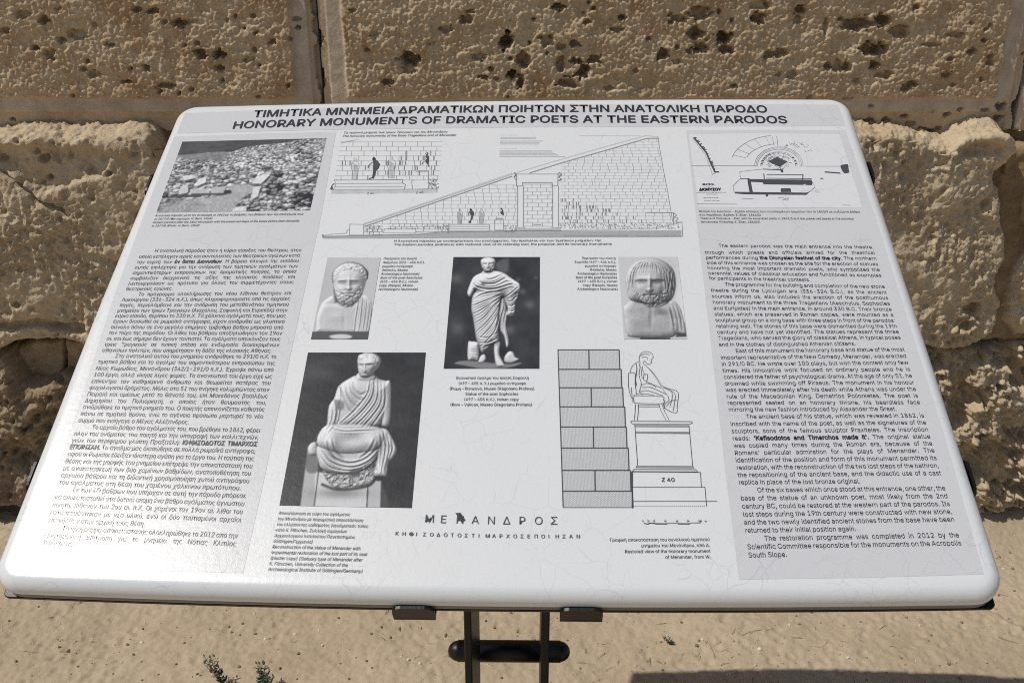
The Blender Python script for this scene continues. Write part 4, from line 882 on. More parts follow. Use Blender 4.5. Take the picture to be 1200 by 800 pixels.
# ------------------------------------------------------------------ print: halftone photographs, painted tone by tone
class Art:
    """a tone raster over crop coordinates [0..w]x[0..h]; (x0,y0,k) ties the crop to photo pixels"""
    def __init__(s, x0, y0, k, w, h, base, q=1.6):
        s.c = (x0, y0, k); s.q = q*k/7.0; s.X, s.Y = np.meshgrid(np.arange(0, w, s.q), np.arange(0, h, s.q)); s.A = np.full(s.X.shape, float(base)); s.bl = .30
    def mix(s, m, v): s.A = s.A*(1-m)+v*m
    def box(s, pts, pad):
        P = np.array(pts); lo = P.min(0)-pad; hi = P.max(0)+pad
        i0, j0 = max(0, int(lo[1]/s.q)), max(0, int(lo[0]/s.q)); i1, j1 = int(hi[1]/s.q)+2, int(hi[0]/s.q)+2
        return (slice(i0, max(i0, i1)), slice(j0, max(j0, j1)))
    def poly(s, pts, v, soft=3, smooth=True, op=1.0, tex=0.0, clip=None):
        P = np.array(cr(pts, 5, True) if smooth else pts); sl = s.box(P, soft*2)
        if s.X[sl].size == 0: return None
        m = sst(-soft, soft, pip(s.X[sl], s.Y[sl], P))*op
        if tex: v = v + tex*fbm(s.X[sl]/14, s.Y[sl]/14, 3, int(P[0, 0]) % 97)
        s.A[sl] = s.A[sl]*(1-m)+v*m
    def stroke(s, pts, w, v, soft=None, op=1.0):
        P = np.array(cr(pts, 4)); soft = soft or w*.8; sl = s.box(P, w+soft*2); x, y = s.X[sl], s.Y[sl]
        if x.size == 0: return
        d = np.full(x.shape, 1e9)
        for a, b in zip(P[:-1], P[1:]):
            e = b-a; tt = np.clip(((x-a[0])*e[0]+(y-a[1])*e[1])/(e@e+1e-9), 0, 1); d = np.minimum(d, np.hypot(x-a[0]-tt*e[0], y-a[1]-tt*e[1]))
        m = sst(w/2+soft, w/2-soft*.5, d)*op; s.A[sl] = s.A[sl]*(1-m)+v*m
    def glow(s, cx, cy, rx, ry, dv, rot=0):
        c, sn = math.cos(math.radians(rot)), math.sin(math.radians(rot)); x, y = s.X-cx, s.Y-cy
        s.A += dv*np.exp(-(((x*c+y*sn)/rx)**2+((-x*sn+y*c)/ry)**2))
    def inside(s, pts, fn, soft=3):      # shade only within an outline
        B = s.A.copy(); fn(); m = sst(-soft, soft, pip(s.X, s.Y, np.array(cr(pts, 5, True)))); s.A = B*(1-m)+s.A*m
    def build(s, name, quad, n=.0005, lo=0.02):
        r_ = max(1, int(round(s.bl*s.c[2]/s.q)))
        for ax in (0, 1):
            for _ in range(2): s.A = sum(np.roll(np.pad(s.A, r_, mode='edge'), k, ax)[r_:-r_, r_:-r_] for k in range(-r_, r_+1))/(2*r_+1)
        Q = np.array([uv(*p) for p in quad]); TL_, TR_, BR_, BL_ = Q
        W_ = np.hypot(*(TR_-TL_)); H_ = np.hypot(*(BL_-TL_)); st = .00115; nx, ny = int(W_/st)+2, int(H_/st)+2
        a, b = np.meshgrid(np.linspace(0, 1, nx), np.linspace(0, 1, ny))
        U = (TL_*(1-a[..., None])+TR_*a[..., None])*(1-b[..., None]) + (BL_*(1-a[..., None])+BR_*a[..., None])*b[..., None]
        V = board3(U[..., 0], U[..., 1], n); px, py = to_px(V)
        gx_ = np.clip((px-s.c[0])*s.c[2]/s.q, 0, s.A.shape[1]-1.001); gy_ = np.clip((py-s.c[1])*s.c[2]/s.q, 0, s.A.shape[0]-1.001)
        i, j = gy_.astype(int), gx_.astype(int); fy, fx = gy_-i, gx_-j
        A = s.A[i, j]*(1-fx)*(1-fy)+s.A[i, j+1]*fx*(1-fy)+s.A[i+1, j]*(1-fx)*fy+s.A[i+1, j+1]*fx*fy
        v = np.clip(A, 5, 250)/255; lin = np.where(v <= .04045, v/12.92, ((v+.055)/1.055)**2.4)*1.12; lin = np.clip(lin, lo, .8)
        F = grid_faces(nx, ny)[:, ::-1]; o = mesh_obj(name, V.reshape(-1, 3), F.copy(), M['photo'], board)
        ca = o.data.color_attributes.new('tone', 'FLOAT_COLOR', 'POINT'); l = lin.ravel()
        ca.data.foreach_set('color', np.stack([l, l, l, np.ones_like(l)], 1).astype(np.float32).ravel()); return o

def boxblur(A, r, n=2):
    for ax in (0, 1):
        for _ in range(n):
            P = np.cumsum(np.concatenate([np.zeros_like(np.take(A, [0], ax)), np.pad(A, [(r, r) if a == ax else (0, 0) for a in (0, 1)], mode='edge')], ax), ax); L = A.shape[ax]
            A = (np.take(P, range(2*r+1, 2*r+1+L), ax)-np.take(P, range(0, L), ax))/(2*r+1)
    return A
class Relief:
    """a carved figure as a height field, shaded as marble under one lamp, then laid into the tone raster"""
    def __init__(s, a): s.a = a; s.X, s.Y = a.X, a.Y; s.H = np.full(a.X.shape, -40.); s.M = np.zeros(a.X.shape)
    def dome(s, pts, R, h, base=0., k=6., wob=0.):
        P = np.array(cr(pts, 6, True)); d = pip(s.X, s.Y, P)
        t_ = np.clip(d/R, 0, 1); z = base + h*np.sqrt(np.clip(1-(1-t_)**2, 0, 1)) + np.minimum(d, 0)*4
        s.H = np.maximum(s.H, z); s.M = np.maximum(s.M, sst(-1.5, 1.5, d)); return d
    def bump(s, cx, cy, rx, ry, h, rot=0):
        c, sn = math.cos(math.radians(rot)), math.sin(math.radians(rot)); x, y = s.X-cx, s.Y-cy
        s.H = s.H + h*np.exp(-(((x*c+y*sn)/rx)**2+((-x*sn+y*c)/ry)**2))
    def groove(s, pts, w, dep):
        P = np.array(cr(pts, 5)); sl = s.a.box(P, w*5); x, y = s.X[sl], s.Y[sl]
        if x.size == 0: return
        best = np.full(x.shape, 1e9); sd = np.zeros(x.shape); tt_ = np.zeros(x.shape); n = len(P)-1
        for i, (p, q) in enumerate(zip(P[:-1], P[1:])):
            e = q-p; L2 = e@e+1e-9; u = np.clip(((x-p[0])*e[0]+(y-p[1])*e[1])/L2, 0, 1); dx, dy = x-p[0]-u*e[0], y-p[1]-u*e[1]; d = np.hypot(dx, dy)
            sg = np.sign(e[0]*dy-e[1]*dx); m = d < best; best = np.where(m, d, best); sd = np.where(m, sg*d, sd); tt_ = np.where(m, (i+u)/n, tt_)
        tap = np.sin(np.pi*np.clip(tt_, .0, 1))**.5
        s.H[sl] += .68*tap*dep*(-np.exp(-(sd/w)**2) + .75*np.exp(-((sd-1.7*w)/(1.3*w))**2) + .35*np.exp(-((sd+1.9*w)/(1.4*w))**2))
    def folds(s, lines, w, dep, seed=1, mids=1):
        rg = np.random.default_rng(seed)
        for L in lines: s.groove(L, w*rg.uniform(.8, 1.2), dep*rg.uniform(.8, 1.2))
        for A_, B_ in zip(lines[:-1], lines[1:]):
            if len(A_) == len(B_):
                for m in range(mids):
                    f = (m+1)/(mids+1); s.groove([(p[0]*(1-f)+q[0]*f+rg.uniform(-3, 3), p[1]*(1-f)+q[1]*f+rg.uniform(-3, 3)) for p, q in zip(A_, B_)], w*.6, dep*.45)
    def curls(s, pts, size, h, seed, ax=1.0):
        d = pip(s.X, s.Y, np.array(cr(pts, 6, True))); m = sst(-2, size*.5, d)
        wx = s.X + size*.5*fbm(s.X/size/1.6, s.Y/size/1.6, 2, seed); wy = s.Y + size*.5*fbm(s.X/size/1.6, s.Y/size/1.6, 2, seed+1)
        f1, f2, i_ = worley(wx/size*ax, wy/size, seed+2); th = f1*9+i_*6
        s.H += m*h*((1-np.clip(f1*1.25, 0, 1))**.7*1.1 - .35 + .10*np.sin(th*2.0)); s.M = np.maximum(s.M, sst(-3, 2, d + size*.35*(.5-f1)))
    def lay(s, L=(-.42, -.55, .72), amb=70, dif=150, ao=1.6, lo=28, hi=240, rough=0., sm=1):
        H = boxblur(s.H, sm, 1) if sm else s.H; H = H + rough*fbm(s.X/5, s.Y/5, 3, 77, .6)
        gy_, gx_ = np.gradient(H, s.a.q); n = np.sqrt(gx_**2+gy_**2+1); L = np.array(L)/np.linalg.norm(L)
        sh = np.clip((-gx_*L[0]-gy_*L[1]+L[2])/n, 0, 1); Hc = np.maximum(H, -15)
        cav = np.clip(Hc-boxblur(Hc, int(9/s.a.q)), -12, 8) + .6*np.clip(Hc-boxblur(Hc, int(26/s.a.q)), -22, 12)
        tone = np.clip(amb + dif*sh + ao*cav, lo, hi); s.a.A = s.a.A*(1-s.M)+tone*s.M

a = Art(360, 298, 7.69, 700, 800, 180); a.A += 5*vnoise(a.X/3, a.Y/3, 4); a.glow(120, 260, 120, 260, -8)
r = Relief(a)
r.dome([(98,520),(130,448),(200,430),(300,440),(400,440),(480,390),(520,372),(572,412),(580,470),(552,702),(92,702),(78,680),(84,580)], 50, 40, 0)
r.dome([(120,470),(150,420),(232,372),(262,430),(240,480),(150,500)], 40, 26, 0)
r.dome([(260,380),(300,470),(400,480),(470,400),(450,330),(280,330)], 60, 60, -6)
r.dome([(440,380),(520,368),(572,412),(580,470),(552,702),(432,704),(452,560),(450,450)], 40, 22, 28)
r.folds([[(470,380),(458,480),(440,590),(430,700)],[(505,385),(496,490),(484,600),(470,700)],[(540,410),(532,510),(520,600),(508,700)],[(566,440),(560,530),(548,620),(536,700)]], 6, 12, 3)
r.bump(270, 560, 70, 40, 6); r.bump(130, 600, 20, 60, -5); r.bump(330, 600, 16, 70, -4)
r.dome([(236,250),(240,160),(290,108),(350,82),(430,84),(500,112),(535,170),(532,240),(505,330),(460,410),(400,455),(340,455),(280,420),(250,340)], 130, 120, 20)
for b in ((310,262,34,20,-15),(424,262,36,20,-15),(375,220,70,16,8),(315,232,34,8,9),(424,230,38,8,9),(318,262,20,10,8),(426,260,22,10,8),(376,262,13,50,20),(374,306,22,14,16),(300,312,26,26,7),(444,306,26,26,7),(372,350,52,8,-8),(372,362,26,8,7),(372,340,48,8,7),(345,318,8,7,-7),(400,316,8,7,-7)): r.bump(*b)
r.groove([(300,262),(318,254),(340,266)], 3, 4); r.groove([(404,262),(426,252),(448,262)], 3, 4)
r.curls([(232,262),(222,214),(236,150),(290,98),(350,70),(430,72),(504,104),(548,160),(544,214),(518,236),(496,190),(440,150),(360,142),(300,158),(268,200),(258,272)], 27, 26, 3)
r.curls([(236,296),(262,306),(284,345),(310,338),(345,342),(400,342),(440,344),(468,318),(496,270),(500,330),(470,410),(400,472),(350,478),(300,460),(256,410)], 24, 24, 13)
r.lay(amb=92, dif=122, ao=1.9, rough=1.0)
for P_, w_, v_ in (([(282,250),(312,240),(346,252)], 6, 92), ([(392,250),(424,240),(460,250)], 6, 96), ([(296,262),(318,258),(342,268)], 4, 96), ([(404,263),(428,257),(452,263)], 4, 100), ([(352,322),(374,330),(398,322)], 6, 84), ([(318,356),(345,348),(374,352),(404,348),(428,356)], 6, 84)): a.stroke(P_, w_, v_, w_, .6)
a.poly([(0,700),(75,694),(560,694),(560,800),(0,800)], 78, 5, smooth=False); a.poly([(200,735),(250,722),(300,718),(360,722),(405,738),(380,756),(300,762),(225,756)], 190, 8)
a.A += 3*vnoise(a.X/4, a.Y/4, 8); a.bl = .2
a.build('portrait_photo', [(384,302),(446,302),(431,397.7),(364.4,397.8)])

a = Art(720, 298, 7.69, 700, 800, 186); a.glow(640, 420, 120, 260, 18); r = Relief(a)
d_ = r.dome([(80,490),(100,455),(165,400),(250,420),(480,420),(530,420),(580,470),(615,560),(645,705),(560,722),(500,745),(200,748),(130,730),(95,660)], 70, 50, 0)
r.dome([(230,400),(260,500),(400,520),(500,440),(480,360),(250,360)], 70, 60, -4)
r.dome([(490,430),(540,422),(590,480),(622,580),(645,705),(590,705),(550,640),(505,540)], 36, 24, 30)
r.folds([[(500,470),(525,560),(545,680)],[(530,450),(560,550),(582,690)],[(560,455),(595,560),(615,695)]], 8, 14, 4, 1)
r.bump(220, 600, 80, 50, 8); r.bump(420, 610, 60, 60, 7); r.bump(330, 560, 18, 90, -8)
r.dome([(135,400),(108,290),(100,210),(130,130),(200,60),(300,32),(400,42),(480,85),(535,150),(554,240),(548,330),(518,404),(440,440),(340,470),(240,440)], 170, 130, 10)
r.dome([(182,200),(220,120),(330,100),(425,130),(458,200),(452,290),(430,370),(330,440),(225,400),(184,300)], 120, 70, 92)
for b in ((242,252,40,22,-17),(390,252,44,22,-19),(318,212,90,16,10),(242,226,44,8,10),(388,224,46,8,10),(248,250,24,11,8),(392,248,24,11,7),(317,262,15,60,24),(318,318,25,15,18),(225,310,30,34,7),(410,305,30,34,6),(325,364,66,9,-12),(322,378,30,8,8),(292,330,8,7,-8),(348,330,8,7,-8)): r.bump(*b)
r.groove([(222,250),(246,240),(272,252)], 3, 4); r.groove([(366,248),(390,238),(416,250)], 3, 4); r.groove([(250,165),(320,158),(390,168)], 4, 4)
lk = lambda f, sd: [(320+(f-.5)*120, 52+abs(f-.5)*20), (320+(f-.5)*300+sd, 90+abs(f-.5)*60), (320+(f-.5)*(400 if abs(f-.5) > .25 else 330), 135+abs(f-.5)*220+abs(sd))]
rg = np.random.default_rng(4)
for f in np.linspace(0, 1, 26): r.groove(lk(f, rg.uniform(-8, 8)), 5, 9)
for x_, sg in ((120,-1),(138,-1),(156,-1),(174,-1),(460,1),(478,1),(496,1),(514,1),(532,1)):
    ph = rg.uniform(0, 6); r.groove([(x_+8*math.sin(ph+k*1.2)+(10*sg if k < 1 else 0), 130+k*46) for k in range(6 if sg < 0 else 7)], 6, 13)
r.curls([(180,318),(225,344),(262,356),(320,352),(400,358),(440,336),(476,310),(478,378),(430,440),(340,474),(255,444),(190,394)], 21, 22, 6)
r.lay(L=(-.55, -.5, .68), amb=74, dif=124, ao=1.8, rough=1.4)
a.glow(500, 250, 50, 130, -26); a.glow(420, 520, 70, 30, -36); a.glow(290, 190, 70, 40, 18)
for P_, w_, v_ in (([(196,240),(240,224),(290,240)], 8, 70), ([(342,240),(388,222),(446,236)], 8, 62), ([(220,252),(246,244),(274,256)], 4, 74), ([(366,252),(390,244),(418,254)], 4, 70), ([(292,336),(318,344),(350,336)], 7, 72), ([(258,366),(300,360),(325,366),(350,360),(402,368)], 9, 66)): a.stroke(P_, w_, v_, w_, .65)
a.A = np.where((d_ > 0) & (a.Y > 470), a.A + 16*fbm(a.X/50, a.Y/40, 3, 4), a.A)
a.stroke([(120,735),(200,748),(330,752),(500,746),(560,720)], 6, 80); a.stroke([(235,760),(500,760)], 9, 25, 3); a.poly([(570,712),(648,708),(650,742),(550,744)], 70, 4, smooth=False)
a.A += 4*vnoise(a.X/4, a.Y/4, 8); a.bl = .2
a.build('portrait_photo', [(724.3,301.3),(794,301.3),(805.3,397.4),(731,397.4)])

a = Art(515, 298, 5.8, 725, 800, 50)
a.A += 16*fbm(a.X/110, a.Y/110, 3, 5); a.poly([(385,60),(468,28),(460,120),(400,110)], 96, 14, op=.8)
for x_, y_, r_ in ((565,252,22),(535,172,16),(655,160,14),(110,160,44),(610,340,36),(480,510,36),(120,500,50)): a.glow(x_, y_, r_, r_*.8, 34)
a.poly([(100,740),(180,722),(420,742),(560,736),(470,768),(300,776),(160,752)], 120, 5)
r = Relief(a)
r.dome([(195,600),(220,592),(258,596),(272,620),(268,716),(230,722),(192,712)], 36, 34, 0); r.groove([(200,640),(268,652)], 3, 5); r.groove([(198,680),(268,688)], 3, 5)
r.dome([(440,700),(470,660),(500,665),(520,700),(540,712),(500,742),(446,738)], 24, 18, -22)
r.dome([(372,600),(412,600),(408,680),(440,748),(432,764),(390,762),(374,700)], 22, 24, 0); r.dome([(280,690),(305,680),(315,712),(290,738),(262,730)], 16, 14, 0)
r.dome([(430,290),(462,400),(452,470),(470,600),(456,630),(440,560),(412,512),(404,420)], 18, 16, 4)
r.dome([(222,290),(240,255),(210,288),(192,276),(194,240),(228,160),(272,130),(330,112),(380,112),(440,128),(500,170),(546,208),(535,280),(515,330),(506,408),(456,414),(462,370),(436,300),(418,330),(410,500),(402,604),(376,612),(340,626),(290,670),(262,620),(246,560),(228,440),(216,370)], 80, 60, 0)
r.dome([(192,276),(194,240),(228,160),(262,150),(270,200),(235,255),(210,288)], 28, 26, 18); r.dome([(440,150),(500,172),(546,208),(535,260),(470,280),(430,270),(450,220)], 36, 26, 30); r.dome([(440,280),(535,260),(515,330),(506,408),(456,414),(462,370)], 26, 22, 16)
r.bump(372, 470, 34, 110, 14); r.bump(300, 320, 50, 40, 8); r.bump(300, 170, 60, 30, 8)
r.folds([[(425,252),(350,258),(280,276),(235,305)],[(425,270),(350,300),(270,332),(220,352)],[(428,285),(350,335),(270,384),(222,404)],[(425,300),(370,350),(300,430),(234,470)],[(420,320),(385,380),(320,460),(245,530)],[(415,335),(396,410),(350,490),(262,584)],[(412,355),(400,440),(370,530),(282,626)]], 4.5, 10, 5, 2)
r.folds([[(222,196),(262,222),(340,234),(430,222),(520,190)],[(235,212),(300,238),(380,236),(470,206),(536,214)],[(262,180),(310,200),(380,196),(450,160),(490,166)],[(290,150),(330,170),(380,160),(430,134),(450,134)]], 5, 11, 6, 1)
r.folds([[(430,300),(440,350),(422,420),(414,500)],[(446,300),(452,380),(440,450),(450,560)],[(458,330),(462,420),(452,480),(462,590)]], 4, 9, 7, 1)
r.folds([[(450,290),(480,270),(515,240),(540,220)],[(458,318),(490,318),(530,280)],[(466,345),(490,352),(515,335)],[(470,380),(490,388),(508,378)]], 4.5, 9, 8, 1)
r.folds([[(262,560),(330,566),(396,530)],[(268,600),(330,600),(398,568)],[(290,640),(340,616),(398,596)]], 4.5, 8, 9, 1)
r.dome([(300,110),(370,108),(376,132),(330,140),(290,134)], 20, 20, 10)
r.dome([(280,50),(300,28),(340,22),(374,36),(380,66),(366,110),(335,128),(305,118),(288,90)], 52, 58, 12)
for b in ((312,66,12,7,-7),(348,64,12,7,-7),(330,72,5,18,10),(330,86,8,5,5),(330,54,26,5,4),(330,98,14,3,-5)): r.bump(*b)
r.curls([(288,84),(312,92),(350,92),(374,80),(364,114),(335,132),(304,120)], 13, 12, 2); r.curls([(280,60),(290,30),(340,20),(376,36),(382,70),(360,50),(320,44),(298,54)], 12, 10, 3)
r.lay(L=(-.25, -.62, .72), amb=44, dif=184, ao=3.0, rough=.8)
a.poly([(285,194),(303,184),(314,198),(300,214),(286,208)], 90, 5, op=.7)
a.A += 4*vnoise(a.X/4, a.Y/4, 8); a.bl = .2
a.build('statue_photo', [(531.4,301.4),(632.6,301.4),(632,432),(520,432)])

a = Art(320, 408, 4.167, 771, 800, 46, q=1.3)
a.A += 12*fbm(a.X/120, a.Y/60, 3, 5); a.glow(200, 120, 90, 60, 16)
a.poly([(100,770),(150,690),(200,500),(230,640),(190,790)], 44, 6); a.poly([(168,500),(220,520),(215,790),(130,790)], 162, 4, smooth=False); a.poly([(205,600),(470,640),(462,790),(200,790)], 190, 4, smooth=False)
a.poly([(466,640),(528,630),(524,790),(460,790)], 172, 4, smooth=False); a.stroke([(464,650),(458,775)], 4, 40, 3); a.stroke([(222,600),(200,775)], 4, 60, 3); a.poly([(528,650),(560,740),(572,790),(524,790)], 66, 5, smooth=False)
a.glow(330, 706, 120, 26, -60); a.poly([(165,520),(228,520),(222,600),(165,600)], 70, 5, op=.6)
r = Relief(a)
r.dome([(168,490),(185,462),(215,455),(238,480),(230,515),(180,522)], 22, 20, -14)
r.dome([(228,560),(262,600),(320,606),(400,602),(430,590),(500,535),(510,600),(490,650),(440,672),(380,676),(310,682),(260,640)], 22, 18, -16)
r.dome([(414,130),(380,142),(322,182),(300,240),(285,300),(290,385),(340,410),(500,400),(545,360),(566,300),(574,240),(572,170),(520,150),(490,130)], 80, 62, 0)
r.dome([(322,182),(300,240),(272,285),(262,370),(238,392),(215,440),(250,450),(300,392),(322,330),(348,262),(345,215)], 34, 34, 20)
r.dome([(548,165),(574,172),(574,320),(560,378),(528,376),(522,300),(530,220)], 28, 28, 14)
r.dome([(268,372),(238,398),(214,446),(226,480),(262,500),(330,520),(440,515),(520,490),(548,440),(536,396),(440,366),(340,366)], 60, 44, 34)
r.dome([(226,470),(224,560),(256,596),(310,606),(380,606),(440,588),(514,526),(520,470),(400,470)], 50, 36, 20)
r.dome([(508,400),(548,392),(575,425),(602,490),(592,522),(562,560),(556,610),(545,628),(496,618),(506,560),(512,500)], 30, 30, 26)
r.bump(282, 462, 34, 44, 18); r.bump(480, 456, 40, 40, 16); r.bump(385, 440, 50, 24, -7); r.bump(400, 560, 60, 30, 6)
r.folds([[(478,140),(462,220),(400,300),(330,366)],[(496,146),(486,236),(425,316),(360,374)],[(514,154),(508,250),(455,326),(396,382)],[(530,160),(528,262),(486,330),(434,388)],[(546,168),(546,270),(512,336),(470,392)]], 4.5, 10, 3, 1)
r.folds([[(392,148),(398,196),(430,226),(462,208)],[(374,152),(384,210),(424,250),(452,240)],[(350,166),(364,230),(402,280),(424,278)],[(330,186),(348,250),(380,306),(396,310)]], 5, 8, 4, 1)
r.folds([[(290,262),(292,320),(280,372),(250,410)],[(306,256),(312,316),(300,366),(266,420)],[(322,258),(328,310),(318,356),(286,400)]], 4.5, 9, 5, 1)
r.folds([[(300,372),(350,388),(440,386),(528,376)],[(276,386),(340,404),(440,402),(540,396)]], 4.5, 7, 6, 1)
r.folds([[(246,476),(290,530),(370,560),(450,540),(516,480)],[(238,500),(286,556),(370,580),(450,560),(516,500)],[(234,530),(280,580),(370,596),(446,576),(514,516)]], 5, 12, 7, 1)
r.folds([[(262,450),(274,500),(310,548)],[(288,440),(306,500),(352,546)],[(500,440),(470,500),(420,540)]], 5, 9, 8, 0)
r.folds([[(522,410),(530,480),(516,610)],[(538,404),(550,480),(528,618)],[(556,416),(568,486),(546,600)],[(574,440),(584,492),(560,560)]], 4, 9, 9, 1)
r.folds([[(244,404),(230,436),(226,470)],[(258,408),(246,440),(240,480)]], 4, 7, 10, 1)
r.H += np.where((pip(a.X, a.Y, np.array([(228,570),(262,606),(400,606),(500,540),(512,600),(490,655),(310,688),(240,650)])) > 0), 16*fbm(a.X/16, a.Y/16, 4, 9, .65), 0)
r.dome([(418,118),(480,118),(500,150),(460,176),(404,160)], 26, 26, 24)
r.dome([(414,44),(440,26),(490,26),(522,50),(520,84),(498,112),(480,138),(440,146),(418,122)], 62, 70, 30)
for b in ((430,84,12,8,-8),(468,82,14,8,-8),(446,92,6,22,11),(446,108,9,6,5),(450,72,36,5,5),(446,124,13,3,-6),(446,131,10,4,4),(505,88,7,14,5),(476,108,16,18,4)): r.bump(*b)
r.curls([(412,56),(440,24),(490,24),(526,50),(520,76),(500,62),(470,48),(430,54),(418,70)], 12, 8, 4)
r.lay(L=(-.38, -.52, .76), amb=66, dif=142, ao=2.2, rough=.8)
a.poly([(300,250),(344,262),(344,296),(318,300),(302,276)], 96, 7, op=.7); a.poly([(375,596),(425,586),(420,620),(385,625)], 70, 7, op=.8); a.stroke([(240,664),(310,688),(400,684),(470,668),(500,638)], 8, 40, 8, .9); a.poly([(498,624),(548,624),(530,646),(500,642)], 40, 5)
a.A += 5*vnoise(a.X/5, a.Y/5, 8) + 5*vnoise(a.X/1.7, a.Y/60, 9); a.bl = .16
a.build('statue_photo', [(361,413.2),(499,413.2),(482.5,595),(327.5,592)])


# excavated field of ancient blocks under a dark sky
a = Art(170, 155, 5.4545, 1200, 655, 70, q=1.5); a.bl = .16
hor = np.interp(a.X[0], [0,240,330,400,560,640,760,900,1010,1200], [150,148,140,128,126,96,80,66,44,40])[None, :]
dep = np.clip((a.Y-hor)/(520-hor), 0, 1)
wx = a.X + 20*fbm(a.X/60, a.Y/40, 3, 1); tone = 150 + 0*a.X
for lv, (sx, sy, m0, m1) in enumerate(((11, 5, -.1, .30), (21, 10, .12, .60), (38, 19, .38, 1.2))):
    f1, f2, idv = worley(wx/sx, a.Y/sy, 20+lv); g1, g2, _ = worley((wx-.22*sx)/sx, (a.Y-.30*sy)/sy, 20+lv)
    t_ = 92 + 130*idv + 110*(g1-f1) - 70*sst(.14, .0, f2-f1)*(idv > .3)
    m = sst(m0-.08, m0+.08, dep)*(1-sst(m1-.1, m1+.1, dep)); tone = tone*(1-m)+t_*m
tone += 60*fbm(a.X/11, a.Y/7, 3, 5, .7) - 30*sst(.10, .28, fbm(a.X/90, a.Y/50, 3, 6))
a.A = np.where(a.Y > hor, tone, 72 + 14*fbm(a.X/60, a.Y/14, 3, 2) + 8*fbm(a.X/6, a.Y/5, 2, 3))
a.poly([(190,150),(330,138),(520,128),(500,178),(400,176),(250,166)], 118, 8, op=.75)
a.poly([(540,345),(620,335),(690,345),(690,380),(620,420),(560,500),(540,520),(100,530),(160,470),(240,440),(420,415),(520,390)], 158, 10, tex=26)
a.poly([(60,520),(120,440),(330,440),(380,480),(200,520)], 138, 14, op=.6, tex=60)
for P_, v_ in (([(225,350),(275,330),(275,385),(215,400)], 190), ([(290,362),(410,360),(412,390),(285,392)], 176), ([(425,350),(510,348),(515,388),(420,390)], 172), ([(700,300),(760,264),(800,272),(740,330),(680,328)], 204), ([(690,350),(740,345),(720,410),(680,430)], 200), ([(340,300),(390,286),(392,320),(330,346)], 204), ([(575,480),(650,470),(648,505),(560,505)], 205), ([(240,280),(300,270),(330,290),(250,310)], 200)):
    a.poly([(x+6, y+14) for x, y in P_], 62, 5, smooth=False, op=.8); a.poly(P_, v_, 3, smooth=False, tex=20)
a.poly([(165,402),(358,400),(362,414),(165,420)], 66, 5, smooth=False); a.poly([(508,372),(548,372),(548,390),(508,392)], 46, 5)
for x_, y_, w_, h_ in ((860,350,26,50),(790,370,22,34),(850,280,26,20),(1020,430,50,44),(700,480,50,26),(960,440,40,26),(520,290,18,30),(1060,420,20,70),(780,240,30,14)): a.glow(x_, y_, w_, h_, -75)
a.glow(1000, 330, 120, 60, -14); a.A += 9*vnoise(a.X/4, a.Y/4, 8)
a.build('excavation_photo', [(214,166.4),(382.7,162.3),(363.4,246.7),(183.2,249.4)])

# ------------------------------------------------------------------ small things on the ground
def ico(c, r, sq, seed, n=10):
    V = []; F = []; rg = np.random.default_rng(seed); k1 = rg.uniform(.75, 1.25, 3)
    for i in range(5):
        ph = math.pi*(i+.5)/5
        for j in range(n):
            th = 2*math.pi*j/n; q = r*(1+.22*rg.uniform(-1, 1)); V.append((c[0]+q*k1[0]*math.sin(ph)*math.cos(th), c[1]+q*k1[1]*math.sin(ph)*math.sin(th), c[2]+q*sq*math.cos(ph)))
    for i in range(4):
        for j in range(n): F.append((i*n+j, (i+1)*n+j, (i+1)*n+(j+1) % n, i*n+(j+1) % n))
    F.append(tuple(range(n))); F.append(tuple(range(4*n, 5*n))[::-1]); return V, F
def gz(x, y): return float(ground_z(np.array([[x]]), np.array([[y]]))[0, 0])
def stones(name, n, r0, r1, mat, seed, spots=None):
    rg = np.random.default_rng(seed); V = []; F = []
    for k in range(n):
        if spots is not None and k < len(spots): x, y = to_ground(*spots[k][:2]); r = spots[k][2]
        else: x, y = rg.uniform(-1.5, 1.5), rg.uniform(1.62, 2.6); r = r0*(r1/r0)**rg.uniform(0, 1)**2
        v, f = ico((x, y, gz(x, y)+r*.25), r, .7, seed*999+k, 7); o = len(V); V += v; F += [tuple(i+o for i in q) for q in f]
    return tag(mesh_obj(name, V, F, M[mat]), 'small stones and grit strewn over the sandy ground' if mat == 'pebble' else 'tiny pale stones and chips on the sandy ground', None, None, 'stuff')
SP1 = [(230,782,.0042),(148,748,.0042),(215,746,.0038),(205,770,.0035),(155,760,.003),(270,732,.0042),(267,726,.004),(323,793,.0035),(522,737,.0055),(512,657,.003),(775,748,.004),(1188,660,.004),(245,730,.0028),(280,735,.0028),(90,775,.003),(160,795,.003),(627,742,.0028)]
SP2 = [(165,745,.0042),(90,755,.003),(297,712,.0038),(310,740,.0035),(345,735,.004),(377,748,.004),(373,730,.003),(478,764,.0048),(492,770,.0045),(470,762,.003),(890,763,.0055),(823,748,.004),(1177,661,.004),(993,773,.005),(925,735,.003),(885,780,.003)]
stones('loose_grit', 1500, .0009, .0046, 'pebble', 3, SP1); stones('pale_chips', 420, .0009, .0028, 'pale', 5, SP2)
def ribbon_tube(pts, r, n=5):
    P = np.array(pts, float); V = []; F = []
    for i, p in enumerate(P):
        d = P[min(i+1, len(P)-1)]-P[max(i-1, 0)]; d /= np.linalg.norm(d)+1e-9; u_ = np.cross(d, [.3, .2, .9]); u_ /= np.linalg.norm(u_)+1e-9; w_ = np.cross(d, u_); rr = r*(1-.6*i/(len(P)-1))
        for k in range(n): an = 2*math.pi*k/n; V.append(tuple(p+rr*(math.cos(an)*u_+math.sin(an)*w_)))
    for i in range(len(P)-1):
        for k in range(n): F.append((i*n+k, i*n+(k+1) % n, (i+1)*n+(k+1) % n, (i+1)*n+k))
    return V, F
V = []; F = []; rg = np.random.default_rng(31)
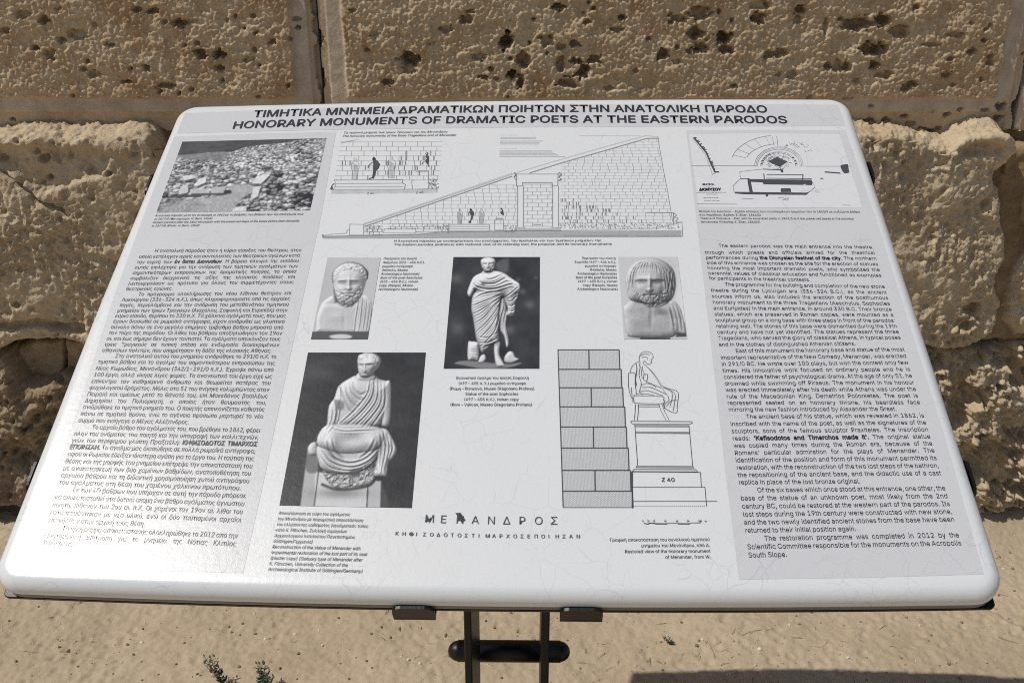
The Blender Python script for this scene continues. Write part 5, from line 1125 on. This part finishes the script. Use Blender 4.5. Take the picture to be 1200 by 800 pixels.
tw = [((832,755),(838,772)),((1150,705),(1200,735)),((762,765),(763,775)),((845,778),(855,776)),((20,758),(45,760)),((38,752),(42,745)),((870,745),(905,740)),((1170,745),(1196,752))]
for k in range(120):
    if k < len(tw): (ax, ay), (bx, by) = to_ground(*tw[k][0]), to_ground(*tw[k][1])
    else:
        ax, ay = rg.uniform(-1.3, 1.4), rg.uniform(1.65, 2.5)
        if k % 3: cx_, cy_ = to_ground(*[(760,770),(850,760),(1140,690),(60,760),(690,770),(1000,745),(480,735)][k % 7]); ax, ay = cx_+rg.normal(0, .05), cy_+rg.normal(0, .04)
        an = rg.uniform(0, 6.28); l = rg.uniform(.006, .03); bx, by = ax+l*math.cos(an), ay+l*math.sin(an)
    mx, my = (ax+bx)/2+rg.uniform(-.003, .003), (ay+by)/2+rg.uniform(-.003, .003)
    v, f = ribbon_tube([(ax, ay, gz(ax, ay)+.001), (mx, my, gz(mx, my)+.003), (bx, by, gz(bx, by)+.0015)], rg.uniform(.0004, .0008)); o = len(V); V += v; F += [tuple(i+o for i in q) for q in f]
tag(mesh_obj('plant_litter', V, F, M['twig']), 'dry twigs and bits of plant litter scattered on the sand', None, None, 'stuff')
def weed(px, py, h, lean, nst, label, seed, leaf=.009, spread=.5, group=None):
    rg = np.random.default_rng(seed); x, y = to_ground(px, py); z = gz(x, y); root = empty('weed', (x, y, z)); tag(root, label, 'weed', group)
    SV = []; SF = []; LV = []; LF = []
    for s_ in range(nst):
        a_ = rg.uniform(0, 6.28); dx, dy = lean[0]+spread*math.cos(a_)*rg.uniform(.2, 1), lean[1]+spread*math.sin(a_)*rg.uniform(.2, 1); hh = h*rg.uniform(.6, 1)
        P = [np.array([x+dx*hh*t_**1.2, y+dy*hh*t_**1.2, z-.003+hh*t_*(1-.12*t_)]) for t_ in np.linspace(0, 1, 6)]
        v, f = ribbon_tube(P, .0011); o = len(SV); SV += v; SF += [tuple(i+o for i in q) for q in f]
        for k in range(15):
            t_ = .18+.82*k/14; p = np.array([np.interp(t_, np.linspace(0, 1, 6), [q[c] for q in P]) for c in range(3)])
            an = k*2.4+rg.uniform(-.3, .3); d = np.array([math.cos(an), math.sin(an), rg.uniform(.3, 1.1)]); d /= np.linalg.norm(d); sd = np.cross(d, [0, 0, 1.]); sd /= np.linalg.norm(sd); L = leaf*rg.uniform(.6, 1.2)*(1.1-.4*t_); wd = L*.17
            o = len(LV); up = np.cross(sd, d)*wd*.5
            L *= 1.5; wd *= 2.3
            LV += [p, p+d*L*.45+sd*wd-up, p+d*L, p+d*L*.45-sd*wd-up, p+d*L*.45+up*.3]
            LF += [(o, o+1, o+4), (o+1, o+2, o+4), (o+2, o+3, o+4), (o+3, o, o+4)]
    mesh_obj('stem', SV, SF, M['stem'], root); mesh_obj('foliage', [tuple(q) for q in LV], LF, M['leaf'], root)
weed(266, 806, .088, (-.62, .55), 7, 'small spiky green weed leaning left, leftmost weed in the foreground sand', 3, .010, .35)
weed(308, 808, .072, (0, .35), 10, 'upright tufted green weed, right of the leaning weed in the foreground sand', 8, .011, .6)
weed(789, 752, .026, (-.5, .5), 3, 'tiny dark sprig on the sand between the posts and the shadow of the board', 12, .0055, .8)
